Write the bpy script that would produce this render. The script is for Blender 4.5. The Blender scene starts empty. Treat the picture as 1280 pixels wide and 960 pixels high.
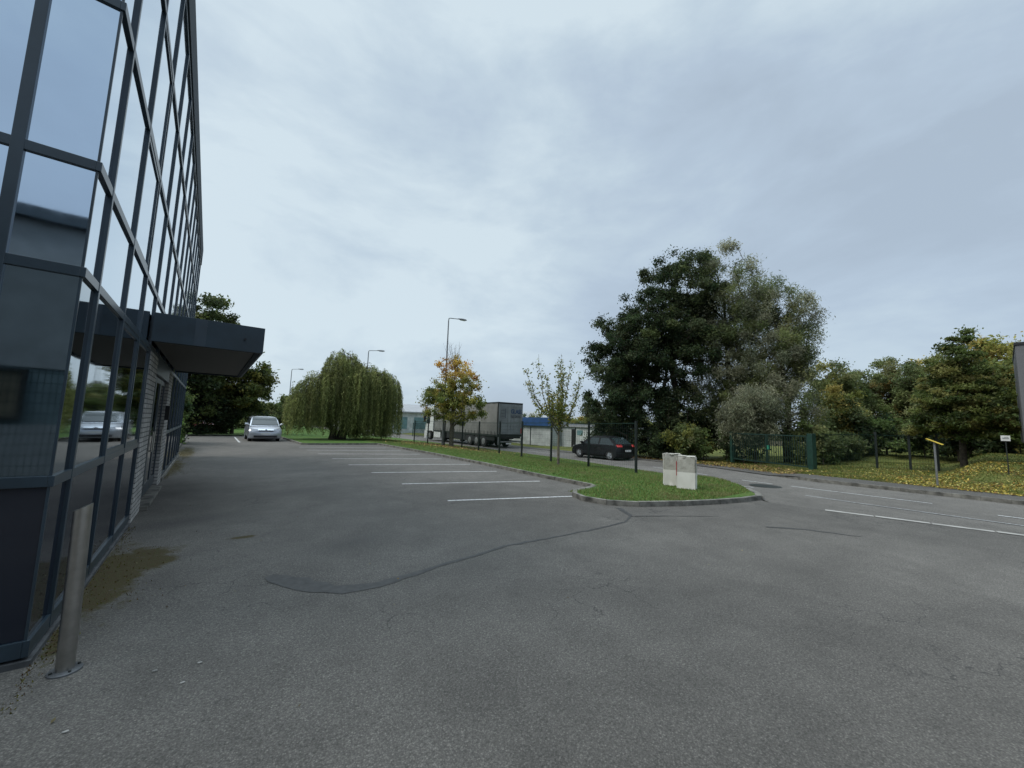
import bpy, bmesh, math, random, zlib
import numpy as np
from mathutils import Matrix, Vector
from mathutils.geometry import delaunay_2d_cdt
random.seed(7)
RNG = np.random.default_rng(11)
scene = bpy.context.scene
COL = scene.collection
PI = math.pi

# ------------------------------------------------------------------ materials
def new_mat(name):
    m = bpy.data.materials.new(name); m.use_nodes = True
    nt = m.node_tree
    return m, nt, nt.nodes['Principled BSDF']
def N(nt, t, **kw):
    n = nt.nodes.new(t)
    for k, v in kw.items():
        if k in n.inputs: n.inputs[k].default_value = v
        else: setattr(n, k, v)
    return n
def L(nt, a, b): nt.links.new(a, b)
def noise(nt, vec, scale, detail=4, rough=.55, dist=0.):
    n = N(nt, 'ShaderNodeTexNoise'); n.inputs['Scale'].default_value = scale
    n.inputs['Detail'].default_value = detail; n.inputs['Roughness'].default_value = rough
    n.inputs['Distortion'].default_value = dist
    if vec is not None: L(nt, vec, n.inputs['Vector'])
    return n.outputs['Fac']
def ramp(nt, fac, stops):
    r = N(nt, 'ShaderNodeValToRGB'); cr = r.color_ramp
    while len(cr.elements) < len(stops): cr.elements.new(.5)
    for e, (p, c) in zip(cr.elements, stops):
        e.position = p; e.color = (c, c, c, 1) if not hasattr(c, '__len__') else (*c, 1)
    L(nt, fac, r.inputs['Fac']); return r.outputs['Color']
def mix(nt, fac, a, b, mode='MIX'):
    n = N(nt, 'ShaderNodeMix'); n.data_type = 'RGBA'; n.blend_type = mode
    for sock, v in ((n.inputs[0], fac), (n.inputs[6], a), (n.inputs[7], b)):
        if hasattr(v, 'is_linked'): L(nt, v, sock)
        elif hasattr(v, '__len__'): sock.default_value = (*v, 1)
        else: sock.default_value = v if sock == n.inputs[0] else (v, v, v, 1)
    return n.outputs[2]
def mth(nt, op, a, b=0., c=None, clamp=False):
    n = N(nt, 'ShaderNodeMath'); n.operation = op; n.use_clamp = clamp
    for i, v in enumerate((a, b) if c is None else (a, b, c)):
        if hasattr(v, 'is_linked'): L(nt, v, n.inputs[i])
        else: n.inputs[i].default_value = v
    return n.outputs[0]
def pos(nt): return N(nt, 'ShaderNodeNewGeometry').outputs['Position']
def objc(nt): return N(nt, 'ShaderNodeTexCoord').outputs['Object']
def bump(nt, bsdf, h, strength=.3, dist=.01):
    b = N(nt, 'ShaderNodeBump'); b.inputs['Strength'].default_value = strength
    b.inputs['Distance'].default_value = dist
    L(nt, h, b.inputs['Height']); L(nt, b.outputs['Normal'], bsdf.inputs['Normal'])
def simple(name, col, rough=.6, metal=0., var=.12, scale=6., spec=.5, bumpy=0.):
    m, nt, b = new_mat(name)
    p = objc(nt); f = noise(nt, p, scale, 5)
    d = [max(0, c * (1 - var * 1.6)) for c in col]; l = [min(1, c * (1 + var)) for c in col]
    L(nt, ramp(nt, f, [(.3, d), (.7, l)]), b.inputs['Base Color'])
    b.inputs['Roughness'].default_value = rough; b.inputs['Metallic'].default_value = metal
    b.inputs['Specular IOR Level'].default_value = spec
    if bumpy: bump(nt, b, noise(nt, p, scale * 8, 4), bumpy, .005)
    return m
def ellipse_mask(nt, P, cx, cy, rx, ry, rot=0.):
    s = N(nt, 'ShaderNodeVectorMath'); s.operation = 'SUBTRACT'; L(nt, P, s.inputs[0]); s.inputs[1].default_value = (cx, cy, 0)
    r = N(nt, 'ShaderNodeVectorRotate'); r.rotation_type = 'Z_AXIS'; r.inputs['Angle'].default_value = -rot; L(nt, s.outputs[0], r.inputs['Vector'])
    q = N(nt, 'ShaderNodeVectorMath'); q.operation = 'MULTIPLY'; L(nt, r.outputs[0], q.inputs[0]); q.inputs[1].default_value = (1 / rx, 1 / ry, 0)
    l = N(nt, 'ShaderNodeVectorMath'); l.operation = 'LENGTH'; L(nt, q.outputs[0], l.inputs[0])
    return mth(nt, 'SUBTRACT', 1., l.outputs['Value'])      # 1 at centre, 0 at rim
def asphalt(name, base, lot=False):
    m, nt, b = new_mat(name); P = pos(nt)
    big = noise(nt, P, .22, 4, .55, .4); mid = noise(nt, P, 1.7, 9, .68, .3)
    fine = noise(nt, P, 60, 3, .75)
    grit = N(nt, 'ShaderNodeTexVoronoi'); grit.inputs['Scale'].default_value = 120; L(nt, P, grit.inputs['Vector'])
    c = ramp(nt, big, [(.34, base * .76), (.66, base * 1.14)])
    c = mix(nt, 1., c, ramp(nt, mid, [(.3, .80), (.72, 1.16)]), 'MULTIPLY')
    c = mix(nt, 1., c, ramp(nt, fine, [(.32, .68), (.52, 1.0), (.72, 1.38)]), 'MULTIPLY')
    sep = N(nt, 'ShaderNodeSeparateColor'); L(nt, grit.outputs['Color'], sep.inputs[0])
    c = mix(nt, 1., c, ramp(nt, sep.outputs[0], [(0., .76), (.8, 1.0), (1., 1.4)]), 'MULTIPLY')
    pit = ramp(nt, grit.outputs['Distance'], [(.15, 1.12), (.75, .66)])
    c = mix(nt, 1., c, pit, 'MULTIPLY')
    c = mix(nt, 1., c, (1.07, 1.0, .895), 'MULTIPLY')
    # fine cracks
    cr = N(nt, 'ShaderNodeTexVoronoi'); cr.feature = 'DISTANCE_TO_EDGE'; cr.inputs['Scale'].default_value = 1.1
    wob = N(nt, 'ShaderNodeTexNoise'); wob.inputs['Scale'].default_value = 2.5; wob.inputs['Detail'].default_value = 5; L(nt, P, wob.inputs['Vector'])
    av = N(nt, 'ShaderNodeVectorMath'); av.operation = 'MULTIPLY_ADD'; L(nt, wob.outputs['Color'], av.inputs[0]); av.inputs[1].default_value = (.9, .9, .9); L(nt, P, av.inputs[2])
    L(nt, av.outputs[0], cr.inputs['Vector'])
    line = ramp(nt, cr.outputs['Distance'], [(.0, 1.), (.010, 0.)])
    where = ramp(nt, noise(nt, P, .33, 3), [(.50, 0.), (.60, 1.)])
    crk = mth(nt, 'MULTIPLY', line, where)
    c = mix(nt, mth(nt, 'MULTIPLY', crk, .85), c, (.02, .02, .02))
    if lot:
        # old oil and damp stains of their own shape
        for (cx, cy, rx, ry, k) in ((1.6, 9.5, 1.6, .5, .22), (2.4, 13.2, 1.9, .6, .2), (-.2, 7.6, 1.2, .45, .3), (1.6, 5.3, .8, .4, .25), (5.2, 8.4, .8, .5, .25), (.4, 16, .9, 2.2, .15)):
            e = mth(nt, 'MULTIPLY', ellipse_mask(nt, P, cx, cy, rx, ry, .3), ramp(nt, mid, [(.35, .3), (.6, 1.)]), clamp=True)
            c = mix(nt, mth(nt, 'MULTIPLY', e, k * 2, clamp=True), c, (.03, .03, .03))
        # moss along the foot of the facade
        mn = noise(nt, P, 3.2, 6, .68, .5); acc = None
        for (cx, cy, rx, ry) in ((-.62, 5.5, .40, 1.5), (-.35, 5.75, .32, .5), (-.72, 15.5, .38, 3.2), (-.6, 21, .42, 4.), (-.35, 6.1, .45, .3), (.5, 6.3, .25, .12), (-.68, 4.2, .10, .5)):
            e = ellipse_mask(nt, P, cx, cy, rx, ry); acc = e if acc is None else mth(nt, 'MAXIMUM', acc, e)
        mn2 = noise(nt, P, 26, 4, .7); mk = mth(nt, 'ADD', mth(nt, 'ADD', mth(nt, 'MULTIPLY', acc, .5), mth(nt, 'MULTIPLY', mn, .8)), mth(nt, 'MULTIPLY', mn2, .35))
        mk = ramp(nt, mk, [(.70, 0.), (.84, .95)])
        mc = ramp(nt, noise(nt, P, 26, 6, .8), [(.3, (.034, .018, .007)), (.46, (.052, .034, .009)), (.60, (.046, .050, .012)), (.8, (.05, .024, .009))])
        c = mix(nt, mk, c, mc)
    L(nt, c, b.inputs['Base Color'])
    b.inputs['Roughness'].default_value = .85; b.inputs['Specular IOR Level'].default_value = .35
    h = mth(nt, 'ADD', fine, mth(nt, 'MULTIPLY', grit.outputs['Distance'], -.9))
    bump(nt, b, h, .7, .005)
    return m
def grass_ground(name, cols, scale=1., leaves=None):
    m, nt, b = new_mat(name); P = pos(nt)
    f = noise(nt, P, 1.1 * scale, 6, .65, .3); g = noise(nt, P, 22 * scale, 5, .7)
    c = ramp(nt, f, [(.28, cols[0]), (.5, cols[1]), (.72, cols[2])])
    c = mix(nt, 1., c, ramp(nt, g, [(.3, .5), (.7, 1.5)]), 'MULTIPLY')
    L(nt, c, b.inputs['Base Color']); b.inputs['Roughness'].default_value = .95; b.inputs['Specular IOR Level'].default_value = .1
    bump(nt, b, g, .8, .03); return m
def leafmat(name, trans=.3):
    m, nt, b = new_mat(name)
    a = N(nt, 'ShaderNodeAttribute'); a.attribute_name = 'Col'
    L(nt, a.outputs['Color'], b.inputs['Base Color'])
    b.inputs['Roughness'].default_value = .65; b.inputs['Specular IOR Level'].default_value = .25
    t = N(nt, 'ShaderNodeBsdfTranslucent'); L(nt, a.outputs['Color'], t.inputs['Color'])
    mx = N(nt, 'ShaderNodeMixShader'); mx.inputs[0].default_value = trans
    L(nt, b.outputs[0], mx.inputs[1]); L(nt, t.outputs[0], mx.inputs[2])
    L(nt, mx.outputs[0], nt.nodes['Material Output'].inputs['Surface']); return m
def glassmat(name, col, metal, rough=.02, ior=1.5, wav=.035):
    m, nt, b = new_mat(name)
    b.inputs['Base Color'].default_value = (*col, 1); b.inputs['Metallic'].default_value = metal
    b.inputs['Roughness'].default_value = rough; b.inputs['IOR'].default_value = ior
    P = pos(nt); dirt = noise(nt, P, 3.5, 6, .7)
    L(nt, ramp(nt, dirt, [(.35, rough), (.8, rough + .06)]), b.inputs['Roughness'])
    if wav: bump(nt, b, noise(nt, P, .9, 2), wav, .05)
    return m
def paint(name, col, rough=.3, coat=.6, metal=0.):
    m, nt, b = new_mat(name); P = objc(nt)
    f = noise(nt, P, 4, 5)
    L(nt, ramp(nt, f, [(.3, [c * .9 for c in col]), (.7, col)]), b.inputs['Base Color'])
    b.inputs['Metallic'].default_value = metal; b.inputs['Coat Weight'].default_value = coat
    L(nt, ramp(nt, noise(nt, P, 9, 5), [(.3, rough), (.75, rough + .15)]), b.inputs['Roughness'])
    return m

M = {}
M['lot'] = asphalt('lot_asphalt', .130, lot=True)
M['road'] = asphalt('road_asphalt', .158)
M['path'] = asphalt('pavement_asphalt', .105)
M['tar'] = simple('tar_seal', (.038, .037, .035), .6, var=.3, scale=14)
def linepaint():
    m, nt, b = new_mat('road_paint'); P = pos(nt)
    w = ramp(nt, noise(nt, P, 16, 6, .75), [(.38, (.17, .17, .17)), (.52, (.48, .48, .47))])
    L(nt, w, b.inputs['Base Color']); b.inputs['Roughness'].default_value = .8; return m
M['line'] = linepaint()
def faintpaint():
    m, nt, b = new_mat('worn_road_paint'); P = pos(nt)
    w = ramp(nt, noise(nt, P, 14, 6, .75), [(.44, (.17, .17, .17)), (.62, (.42, .43, .43))])
    L(nt, w, b.inputs['Base Color']); b.inputs['Roughness'].default_value = .8; return m
M['faint'] = faintpaint()
M['kerb'] = simple('kerb_concrete', (.165, .158, .138), .9, var=.45, scale=5, bumpy=.4)
M['concrete'] = simple('pale_concrete', (.32, .31, .285), .9, var=.18, scale=3, bumpy=.3)
M['grass'] = grass_ground('lawn', [(.050, .085, .022), (.062, .115, .028), (.10, .125, .038)])
M['verge'] = grass_ground('verge', [(.07, .075, .028), (.10, .115, .032), (.16, .14, .045)])
M['soil'] = grass_ground('wood_floor', [(.025, .022, .014), (.045, .038, .022), (.06, .06, .025)], .6)
M['frame'] = simple('slate_blue_paint', (.025, .043, .059), .32, var=.15, scale=3, spec=.6)
M['glass_hi'] = glassmat('mirror_glass', (.56, .66, .77), 1.)
M['glass_mid'] = glassmat('tinted_glass', (.27, .33, .38), 1.)
M['glass_lo'] = glassmat('dark_glass', (.014, .018, .028), 0., ior=1.52)
M['carglass'] = glassmat('car_glass', (.03, .042, .045), 0., ior=1.45, wav=0)
M['fascia'] = simple('canopy_paint', (.024, .042, .056), .5, var=.25, scale=2)
def slatted():
    m, nt, b = new_mat('slatted_soffit'); P = pos(nt)
    w = N(nt, 'ShaderNodeTexWave'); w.bands_direction = 'Y'; w.inputs['Scale'].default_value = 2.2; w.inputs['Distortion'].default_value = .1; L(nt, P, w.inputs['Vector'])
    L(nt, ramp(nt, w.outputs['Fac'], [(.0, (.02, .018, .015)), (.2, (.075, .066, .054)), (1., (.10, .088, .07))]), b.inputs['Base Color'])
    b.inputs['Roughness'].default_value = .6; bump(nt, b, w.outputs['Fac'], .5, .01); return m
M['soffit'] = slatted()
M['matt_frame'] = simple('matt_slate_paint', (.030, .042, .052), .75, var=.12, scale=3, spec=.25)
def brickmat():
    m, nt, b = new_mat('white_brick'); P = pos(nt)
    sp = N(nt, 'ShaderNodeSeparateXYZ'); L(nt, P, sp.inputs[0])
    cb = N(nt, 'ShaderNodeCombineXYZ'); L(nt, mth(nt, 'ADD', sp.outputs['X'], sp.outputs['Y']), cb.inputs['X']); L(nt, sp.outputs['Z'], cb.inputs['Y'])
    br = N(nt, 'ShaderNodeTexBrick'); L(nt, cb.outputs[0], br.inputs['Vector'])
    br.inputs['Scale'].default_value = 1.; br.inputs['Brick Width'].default_value = .225; br.inputs['Row Height'].default_value = .072
    br.inputs['Mortar Size'].default_value = .008; br.inputs['Color1'].default_value = (.50, .48, .45, 1); br.inputs['Color2'].default_value = (.36, .35, .33, 1); br.inputs['Mortar'].default_value = (.10, .10, .10, 1)
    c = mix(nt, 1., br.outputs['Color'], ramp(nt, noise(nt, P, 5, 5), [(.3, .75), (.7, 1.2)]), 'MULTIPLY')
    L(nt, c, b.inputs['Base Color']); b.inputs['Roughness'].default_value = .85
    bump(nt, b, mth(nt, 'SUBTRACT', 1., br.outputs['Fac']), .7, .008); return m
M['brick'] = brickmat()
M['steel'] = simple('brushed_steel', (.46, .45, .43), .30, 1., var=.12, scale=12)
M['dark'] = simple('black_plastic', (.012, .012, .013), .6, var=.2)
M['darkmetal'] = simple('dark_metal', (.022, .026, .024), .5, var=.2)
M['rubber'] = simple('rubber', (.014, .014, .015), .85, var=.25)
M['green'] = simple('green_powder_coat', (.010, .042, .030), .45, var=.2)
M['darkgreen'] = simple('dark_green_wire', (.008, .030, .022), .5, var=.2)
M['post'] = simple('fence_post_paint', (.008, .014, .013), .5, var=.2)
M['galv'] = simple('galvanised', (.26, .265, .26), .5, .6, var=.15)
M['galv_dark'] = simple('weathered_zinc', (.10, .105, .11), .55, .3, var=.3)
M['lamp_grey'] = simple('lamp_grey', (.20, .21, .22), .5, .3, var=.12)
M['white'] = simple('white_paint', (.62, .62, .60), .5, var=.10, scale=3)
M['offwhite'] = simple('dirty_white_wall', (.47, .50, .49), .8, var=.2, scale=1.2)
M['bluef'] = simple('blue_fascia', (.02, .07, .19), .5, var=.2, scale=1)
M['roofgrey'] = simple('grey_roof_sheet', (.30, .31, .32), .6, var=.12, scale=1)
M['teal'] = simple('teal_glazing', (.14, .24, .25), .3, var=.2, scale=1)
M['curtain'] = simple('trailer_curtain', (.20, .195, .185), .6, var=.16, scale=1.2)
M['trailerdoor'] = simple('trailer_door_grey', (.20, .215, .215), .5, var=.15, scale=1.5)
M['navy'] = simple('navy_lettering', (.02, .06, .15), .6, var=.1)
M['grey_letter'] = simple('grey_lettering', (.10, .11, .12), .6, var=.1)
M['redlamp'] = simple('red_lamp', (.45, .02, .015), .25, var=.1)
M['orange'] = simple('orange_lamp', (.42, .16, .03), .3, var=.1)
M['headlamp'] = simple('clear_lamp', (.45, .47, .50), .12, .6, var=.15)
M['silver'] = paint('silver_car_paint', (.50, .53, .58), .28, .8, .55)
M['black'] = paint('black_car_paint', (.005, .005, .007), .4, .12)
M['black'].node_tree.nodes['Principled BSDF'].inputs['Specular IOR Level'].default_value = .3
M['redcar'] = paint('red_car_paint', (.16, .012, .012), .25, .8)
M['alloy'] = simple('alloy_wheel', (.36, .37, .39), .35, .7, var=.15)
M['yellow'] = simple('yellow_cap', (.62, .45, .05), .5, var=.15)
M['red'] = simple('red_paint', (.38, .03, .03), .7, var=.2)
M['bark'] = simple('bark', (.060, .048, .036), .95, var=.4, scale=7, bumpy=.8)
M['palebark'] = simple('pale_bark', (.15, .13, .10), .95, var=.4, scale=7, bumpy=.8)
M['leaf'] = leafmat('leaves', .48)
M['blade'] = leafmat('grass_blades', .25)
M['darkinside'] = simple('unlit_room', (.02, .019, .017), .8, var=.3)
M['neighbour'] = simple('grey_render', (.24, .26, .27), .85, var=.12, scale=2)
M['neighbour2'] = simple('teal_cladding', (.13, .18, .195), .6, var=.12, scale=2)
def blockmat():
    m, nt, b = new_mat('half_painted_concrete'); P = objc(nt)
    sp = N(nt, 'ShaderNodeSeparateXYZ'); L(nt, P, sp.inputs[0])
    n1 = noise(nt, P, 7, 6, .7); n2 = noise(nt, P, 2.2, 4)
    grey = ramp(nt, n1, [(.26, (.16, .155, .135)), (.44, (.36, .345, .30)), (.7, (.50, .48, .43))])
    wht = ramp(nt, n2, [(.3, (.62, .60, .54)), (.7, (.76, .74, .69))])
    k = ramp(nt, mth(nt, 'ADD', sp.outputs['Z'], mth(nt, 'MULTIPLY', n2, .02)), [(.44, 0.), (.455, 1.)])
    L(nt, mix(nt, k, wht, grey), b.inputs['Base Color']); b.inputs['Roughness'].default_value = .9; bump(nt, b, n1, .5, .01); return m
M['block'] = blockmat()

# ------------------------------------------------------------------ mesh helpers
class MB:
    def __init__(s): s.v = []; s.f = []; s.mi = []
    def add(s, vs, fs, mi=0):
        o = len(s.v); s.v += [tuple(map(float, v)) for v in vs]
        s.f += [tuple(o + i for i in f) for f in fs]; s.mi += [mi] * len(fs); return s
    def box(s, x0, x1, y0, y1, z0, z1, mi=0):
        return s.add([(x0, y0, z0), (x1, y0, z0), (x1, y1, z0), (x0, y1, z0), (x0, y0, z1), (x1, y0, z1), (x1, y1, z1), (x0, y1, z1)],
                     [(0, 3, 2, 1), (4, 5, 6, 7), (0, 1, 5, 4), (1, 2, 6, 5), (2, 3, 7, 6), (3, 0, 4, 7)], mi)
    def tube(s, pts, rs, n=8, mi=0, cap=True):
        P = [Vector(p) for p in pts]
        if not hasattr(rs, '__len__'): rs = [rs] * len(P)
        vs = []; up = Vector((0.13, .31, 1)).normalized()
        for i, p in enumerate(P):
            d = (P[min(i + 1, len(P) - 1)] - P[max(i - 1, 0)])
            d = d.normalized() if d.length > 1e-9 else Vector((0, 0, 1))
            a = d.cross(up)
            if a.length < 1e-3: a = d.cross(Vector((1, 0, 0)))
            a.normalize(); b = d.cross(a)
            for k in range(n):
                t = 2 * PI * k / n; vs.append(p + (a * math.cos(t) + b * math.sin(t)) * rs[i])
        fs = [(i * n + k, i * n + (k + 1) % n, (i + 1) * n + (k + 1) % n, (i + 1) * n + k) for i in range(len(P) - 1) for k in range(n)]
        if cap: fs += [tuple(range(n))[::-1], tuple((len(P) - 1) * n + k for k in range(n))]
        return s.add(vs, fs, mi)
    def prism(s, poly, axis, a, b, mi=0):   # polygon in the other two axes, extruded along axis
        n = len(poly)
        def mk(u, v, w): return {0: (w, u, v), 1: (u, w, v), 2: (u, v, w)}[axis]
        vs = [mk(u, v, a) for u, v in poly] + [mk(u, v, b) for u, v in poly]
        fs = [tuple(range(n)), tuple(range(n, 2 * n))[::-1]] + [(i, (i + 1) % n, n + (i + 1) % n, n + i) for i in range(n)]
        return s.add(vs, fs, mi)
    def build(s, name, mats, parent=None, smooth=None, bevel=0.):
        me = bpy.data.meshes.new(name); me.from_pydata(s.v, [], s.f)
        if not isinstance(mats, (list, tuple)): mats = [mats]
        for m in mats: me.materials.append(m)
        if len(mats) > 1: me.polygons.foreach_set('material_index', s.mi)
        bm = bmesh.new(); bm.from_mesh(me); bmesh.ops.recalc_face_normals(bm, faces=bm.faces)
        if bevel: bmesh.ops.bevel(bm, geom=[e for e in bm.edges if len(e.link_faces) == 2 and e.calc_face_angle(0) > .6], offset=bevel, segments=2, affect='EDGES', profile=.5)
        bm.to_mesh(me); bm.free()
        if smooth is not None:
            me.shade_smooth(); me.set_sharp_from_angle(angle=math.radians(smooth))
        me.update()
        o = bpy.data.objects.new(name, me); COL.objects.link(o)
        if parent: o.parent = parent
        return o
def wires(mb, ax0, ax1, z0, z1, y, step, r):
    n = int((ax1 - ax0) / step)
    for i in range(n + 1):
        x = ax0 + (ax1 - ax0) * i / n; mb.box(x - r, x + r, y - r, y + r, z0, z1)
    for z in np.arange(z0 + .05, z1, .2): mb.box(ax0, ax1, y - r * 1.2 + .001, y + r * 1.2 + .001, z - r, z + r)
def tag(o, label=None, cat=None, group=None, kind=None):
    if label: o['label'] = label
    if cat: o['category'] = cat
    if group: o['group'] = group
    if kind: o['kind'] = kind
    return o
def empty(name, loc=(0, 0, 0), rz=0., label=None, cat=None, group=None):
    o = bpy.data.objects.new(name, None); COL.objects.link(o); o.location = loc; o.rotation_euler = (0, 0, rz)
    o.empty_display_size = .2
    return tag(o, label, cat, group)
def copy_tree(o, parent=None):
    c = o.copy(); COL.objects.link(c); c.parent = parent
    for ch in [x for x in scene.objects if x.parent == o]: copy_tree(ch, c)
    return c
def np_mesh(name, verts, nper, mat, parent=None, cols=None):
    """verts: (n*nper,3) array of separate small faces"""
    nv = len(verts); nf = nv // nper
    me = bpy.data.meshes.new(name); me.vertices.add(nv); me.vertices.foreach_set('co', np.ascontiguousarray(verts, dtype=np.float32).ravel())
    me.loops.add(nv); me.loops.foreach_set('vertex_index', np.arange(nv, dtype=np.int32))
    me.polygons.add(nf); me.polygons.foreach_set('loop_start', np.arange(0, nv, nper, dtype=np.int32))
    try: me.polygons.foreach_set('loop_total', np.full(nf, nper, dtype=np.int32))
    except Exception: pass
    if cols is not None:
        a = me.attributes.new('Col', 'FLOAT_COLOR', 'POINT')
        c4 = np.ones((nv, 4), np.float32); c4[:, :3] = np.repeat(cols, nper, axis=0); a.data.foreach_set('color', c4.ravel())
    me.materials.append(mat); me.update(calc_edges=True); me.validate()
    o = bpy.data.objects.new(name, me); COL.objects.link(o)
    if parent: o.parent = parent
    return o
def sm(x): x = max(0., min(1., x)); return x * x * (3 - 2 * x)
def interp(tab, s, k):
    if s <= tab[0][0]: return tab[0][k]
    for a, b in zip(tab, tab[1:]):
        if s <= b[0]:
            t = (s - a[0]) / (b[0] - a[0]); return a[k] + (b[k] - a[k]) * t
    return tab[-1][k]

# ------------------------------------------------------------------ terrain.  X runs away from the facade, Y along it
NEAR = [(-60, 11.3), (-.1, 11.08), (2.46, 10.42), (3.4, 10.3), (4.0, 10.9), (4.5, 11.75), (4.94, 12.3), (5.6, 13.0), (6.5, 13.5), (7.8, 14.0), (11.5, 15.4), (16, 17.0), (20, 17.6), (30, 18.0), (45, 18.7), (70, 20.3), (120, 24), (260, 34)]
FAR = [(-60, 16.1), (4, 16.15), (5.8, 17.0), (8.2, 18.7), (10.9, 20.1), (13.8, 20.9), (17.8, 21.7), (26, 21.95), (43, 23.7), (70, 26), (120, 30), (260, 40)]
ZR = [(-60, 0), (4, 0), (6, -.05), (8.5, -.15), (12, -.28), (16, -.38), (20, -.43), (30, -.48), (45, -.6), (70, -.85), (120, -1.2), (260, -1.5)]
MID = [(-60, 14.0), (-10, 14.0), (5, 14.1), (6.5, 14.8), (9, 16.2), (12, 17.6), (16, 18.9), (20, 19.6), (30, 20.0), (45, 21.2), (70, 23.1), (120, 27)]
near = lambda s: interp(NEAR, s, 1)
far = lambda s: interp(FAR, s, 1)
zr = lambda s: interp(ZR, s, 1)
def path_raise(s): return .085 * (1 - sm((s - 4.6) / 1.2)) + .012
def verge_z(c, s):
    z = zr(s) + path_raise(s)
    z += .62 * sm((c - 18.6) / 4.6) * sm((1.9 - s) / 1.5) * sm((s + 14) / 6)
    z += .30 * sm((c - 26) / 8.) * sm((12 - s) / 6.)
    z += .10 * math.sin(c * .9 + s * .6) * sm((c - 24) / 4)
    return z
def island_z(c, s):
    n = near(s); e = .085 + (zr(s) + .02 - .085) * sm((s - 5.6) / 2.5)
    return .085 + (e - .085) * sm((c - 9.2) / max(1., n - 9.2))
def H(c, s):
    if near(s) <= c <= far(s): return zr(s)
    if c > far(s): return verge_z(c, s)
    if s > 4 and c > 8.8: return island_z(c, s)
    return 0.
def fill(name, poly, zf, mat, step=1., kind='structure', grid=None):
    """triangulated sheet inside a polygon with inner points"""
    pts = [Vector(p) for p in poly]; n = len(pts)
    xs = [p.x for p in pts]; ys = [p.y for p in pts]
    from mathutils.geometry import intersect_point_tri_2d
    def inside(x, y):
        c = False; j = n - 1
        for i in range(n):
            if (pts[i].y > y) != (pts[j].y > y) and x < (pts[j].x - pts[i].x) * (y - pts[i].y) / (pts[j].y - pts[i].y) + pts[i].x: c = not c
            j = i
        return c
    if grid is None:
        gx = list(np.arange(min(xs) + step / 2, max(xs), step)); gy = list(np.arange(min(ys) + step / 2, max(ys), step))
    else: gx, gy = grid
    inner = [Vector((x + random.uniform(-.02, .02), y)) for x in gx for y in gy if inside(x, y)]
    vs, es, fs, *_ = delaunay_2d_cdt(pts + inner, [(i, (i + 1) % n) for i in range(n)], [], 1, 1e-5)
    mb = MB(); mb.add([(v.x, v.y, zf(v.x, v.y)) for v in vs], [tuple(f) for f in fs])
    o = mb.build(name, mat, smooth=60)
    # faces up
    me = o.data
    if sum(p.normal.z for p in me.polygons) < 0: me.flip_normals()
    if kind: o['kind'] = kind
    return o
def dens(pl, step):
    out = []
    for a, b in zip(pl, pl[1:]):
        d = math.hypot(b[0] - a[0], b[1] - a[1]); k = max(1, int(d / step))
        out += [(a[0] + (b[0] - a[0]) * i / k, a[1] + (b[1] - a[1]) * i / k) for i in range(k)]
    return out + [pl[-1]]
S_ST = sorted(set([-60, -40, -25, -15] + list(np.arange(-10, 30.01, .5)) + list(range(31, 60, 2)) + list(range(60, 261, 10)) + [s for s, *_ in NEAR if s > -60] + [s for s, *_ in FAR]))
S_ST = [float(s) for s in S_ST]
def strip(name, fa, fb, zf, mat, ss, nx=3, kind='structure'):
    mb = MB(); vs = []; fs = []
    for s in ss:
        a, b = fa(s), fb(s)
        for i in range(nx + 1):
            c = a + (b - a) * i / nx; vs.append((c, s, zf(c, s)))
    for j in range(len(ss) - 1):
        for i in range(nx):
            k = j * (nx + 1) + i; fs.append((k, k + 1, k + nx + 2, k + nx + 1))
    mb.add(vs, fs); o = mb.build(name, mat, smooth=60)
    if sum(p.normal.z for p in o.data.polygons) < 0: o.data.flip_normals()
    if kind: o['kind'] = kind
    return o

# base sheet reaching the horizon
gx = [-900, -400, -200, -100, -60, -40, -25] + list(range(-16, 60, 2)) + [62, 70, 80, 100, 150, 250, 450, 900]
gy = [-900, -400, -200, -100, -60, -40, -20] + list(range(-12, 72, 2)) + [80, 100, 130, 180, 260, 450, 900]
mb = MB()
def base_z(c, s):
    if c < near(s): return 0. + (zr(s)) * sm((c - 5) / max(1, near(s) - 5)) - .12
    if c <= far(s): return zr(s) - .12
    return verge_z(min(c, 60), s) - .14
mb.add([(x, y, base_z(x, y)) for y in gy for x in gx], [(j * len(gx) + i, j * len(gx) + i + 1, (j + 1) * len(gx) + i + 1, (j + 1) * len(gx) + i) for j in range(len(gy) - 1) for i in range(len(gx) - 1)])
tag(mb.build('ground', M['soil'], smooth=80), kind='structure')

lot_poly = [(-60, -60), (11.3, -60), (11.08, -.1), (10.42, 2.46), (10.3, 3.4), (10.6, 4.1), (9.2, 5.2), (8.9, 24.95), (4.6, 25.3), (4.5, 36.05), (-1.15, 36.3), (-1.0, 30), (-.95, 24), (-1., 19.3), (-60, 19.3)]
fill('parking_lot', lot_poly, lambda c, s: 0., M['lot'], grid=([-40, -20, -8, 0, 2, 4, 6, 8], [-40, -20, -8, 0, 5, 10, 15, 22]))
strip('road', near, far, lambda c, s: zr(s) - .004 if abs(zr(s)) < 1e-6 else zr(s), M['road'], S_ST, 2)
strip('pavement', lambda s: far(s) + .13, lambda s: far(s) + 1.5, lambda c, s: zr(s) + path_raise(s), M['path'], S_ST, 2)
strip('verge_ground', lambda s: far(s) + 1.5, lambda s: far(s) + 45, lambda c, s: verge_z(c, s), M['verge'], [s for s in S_ST if s <= 120], 40)

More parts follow.
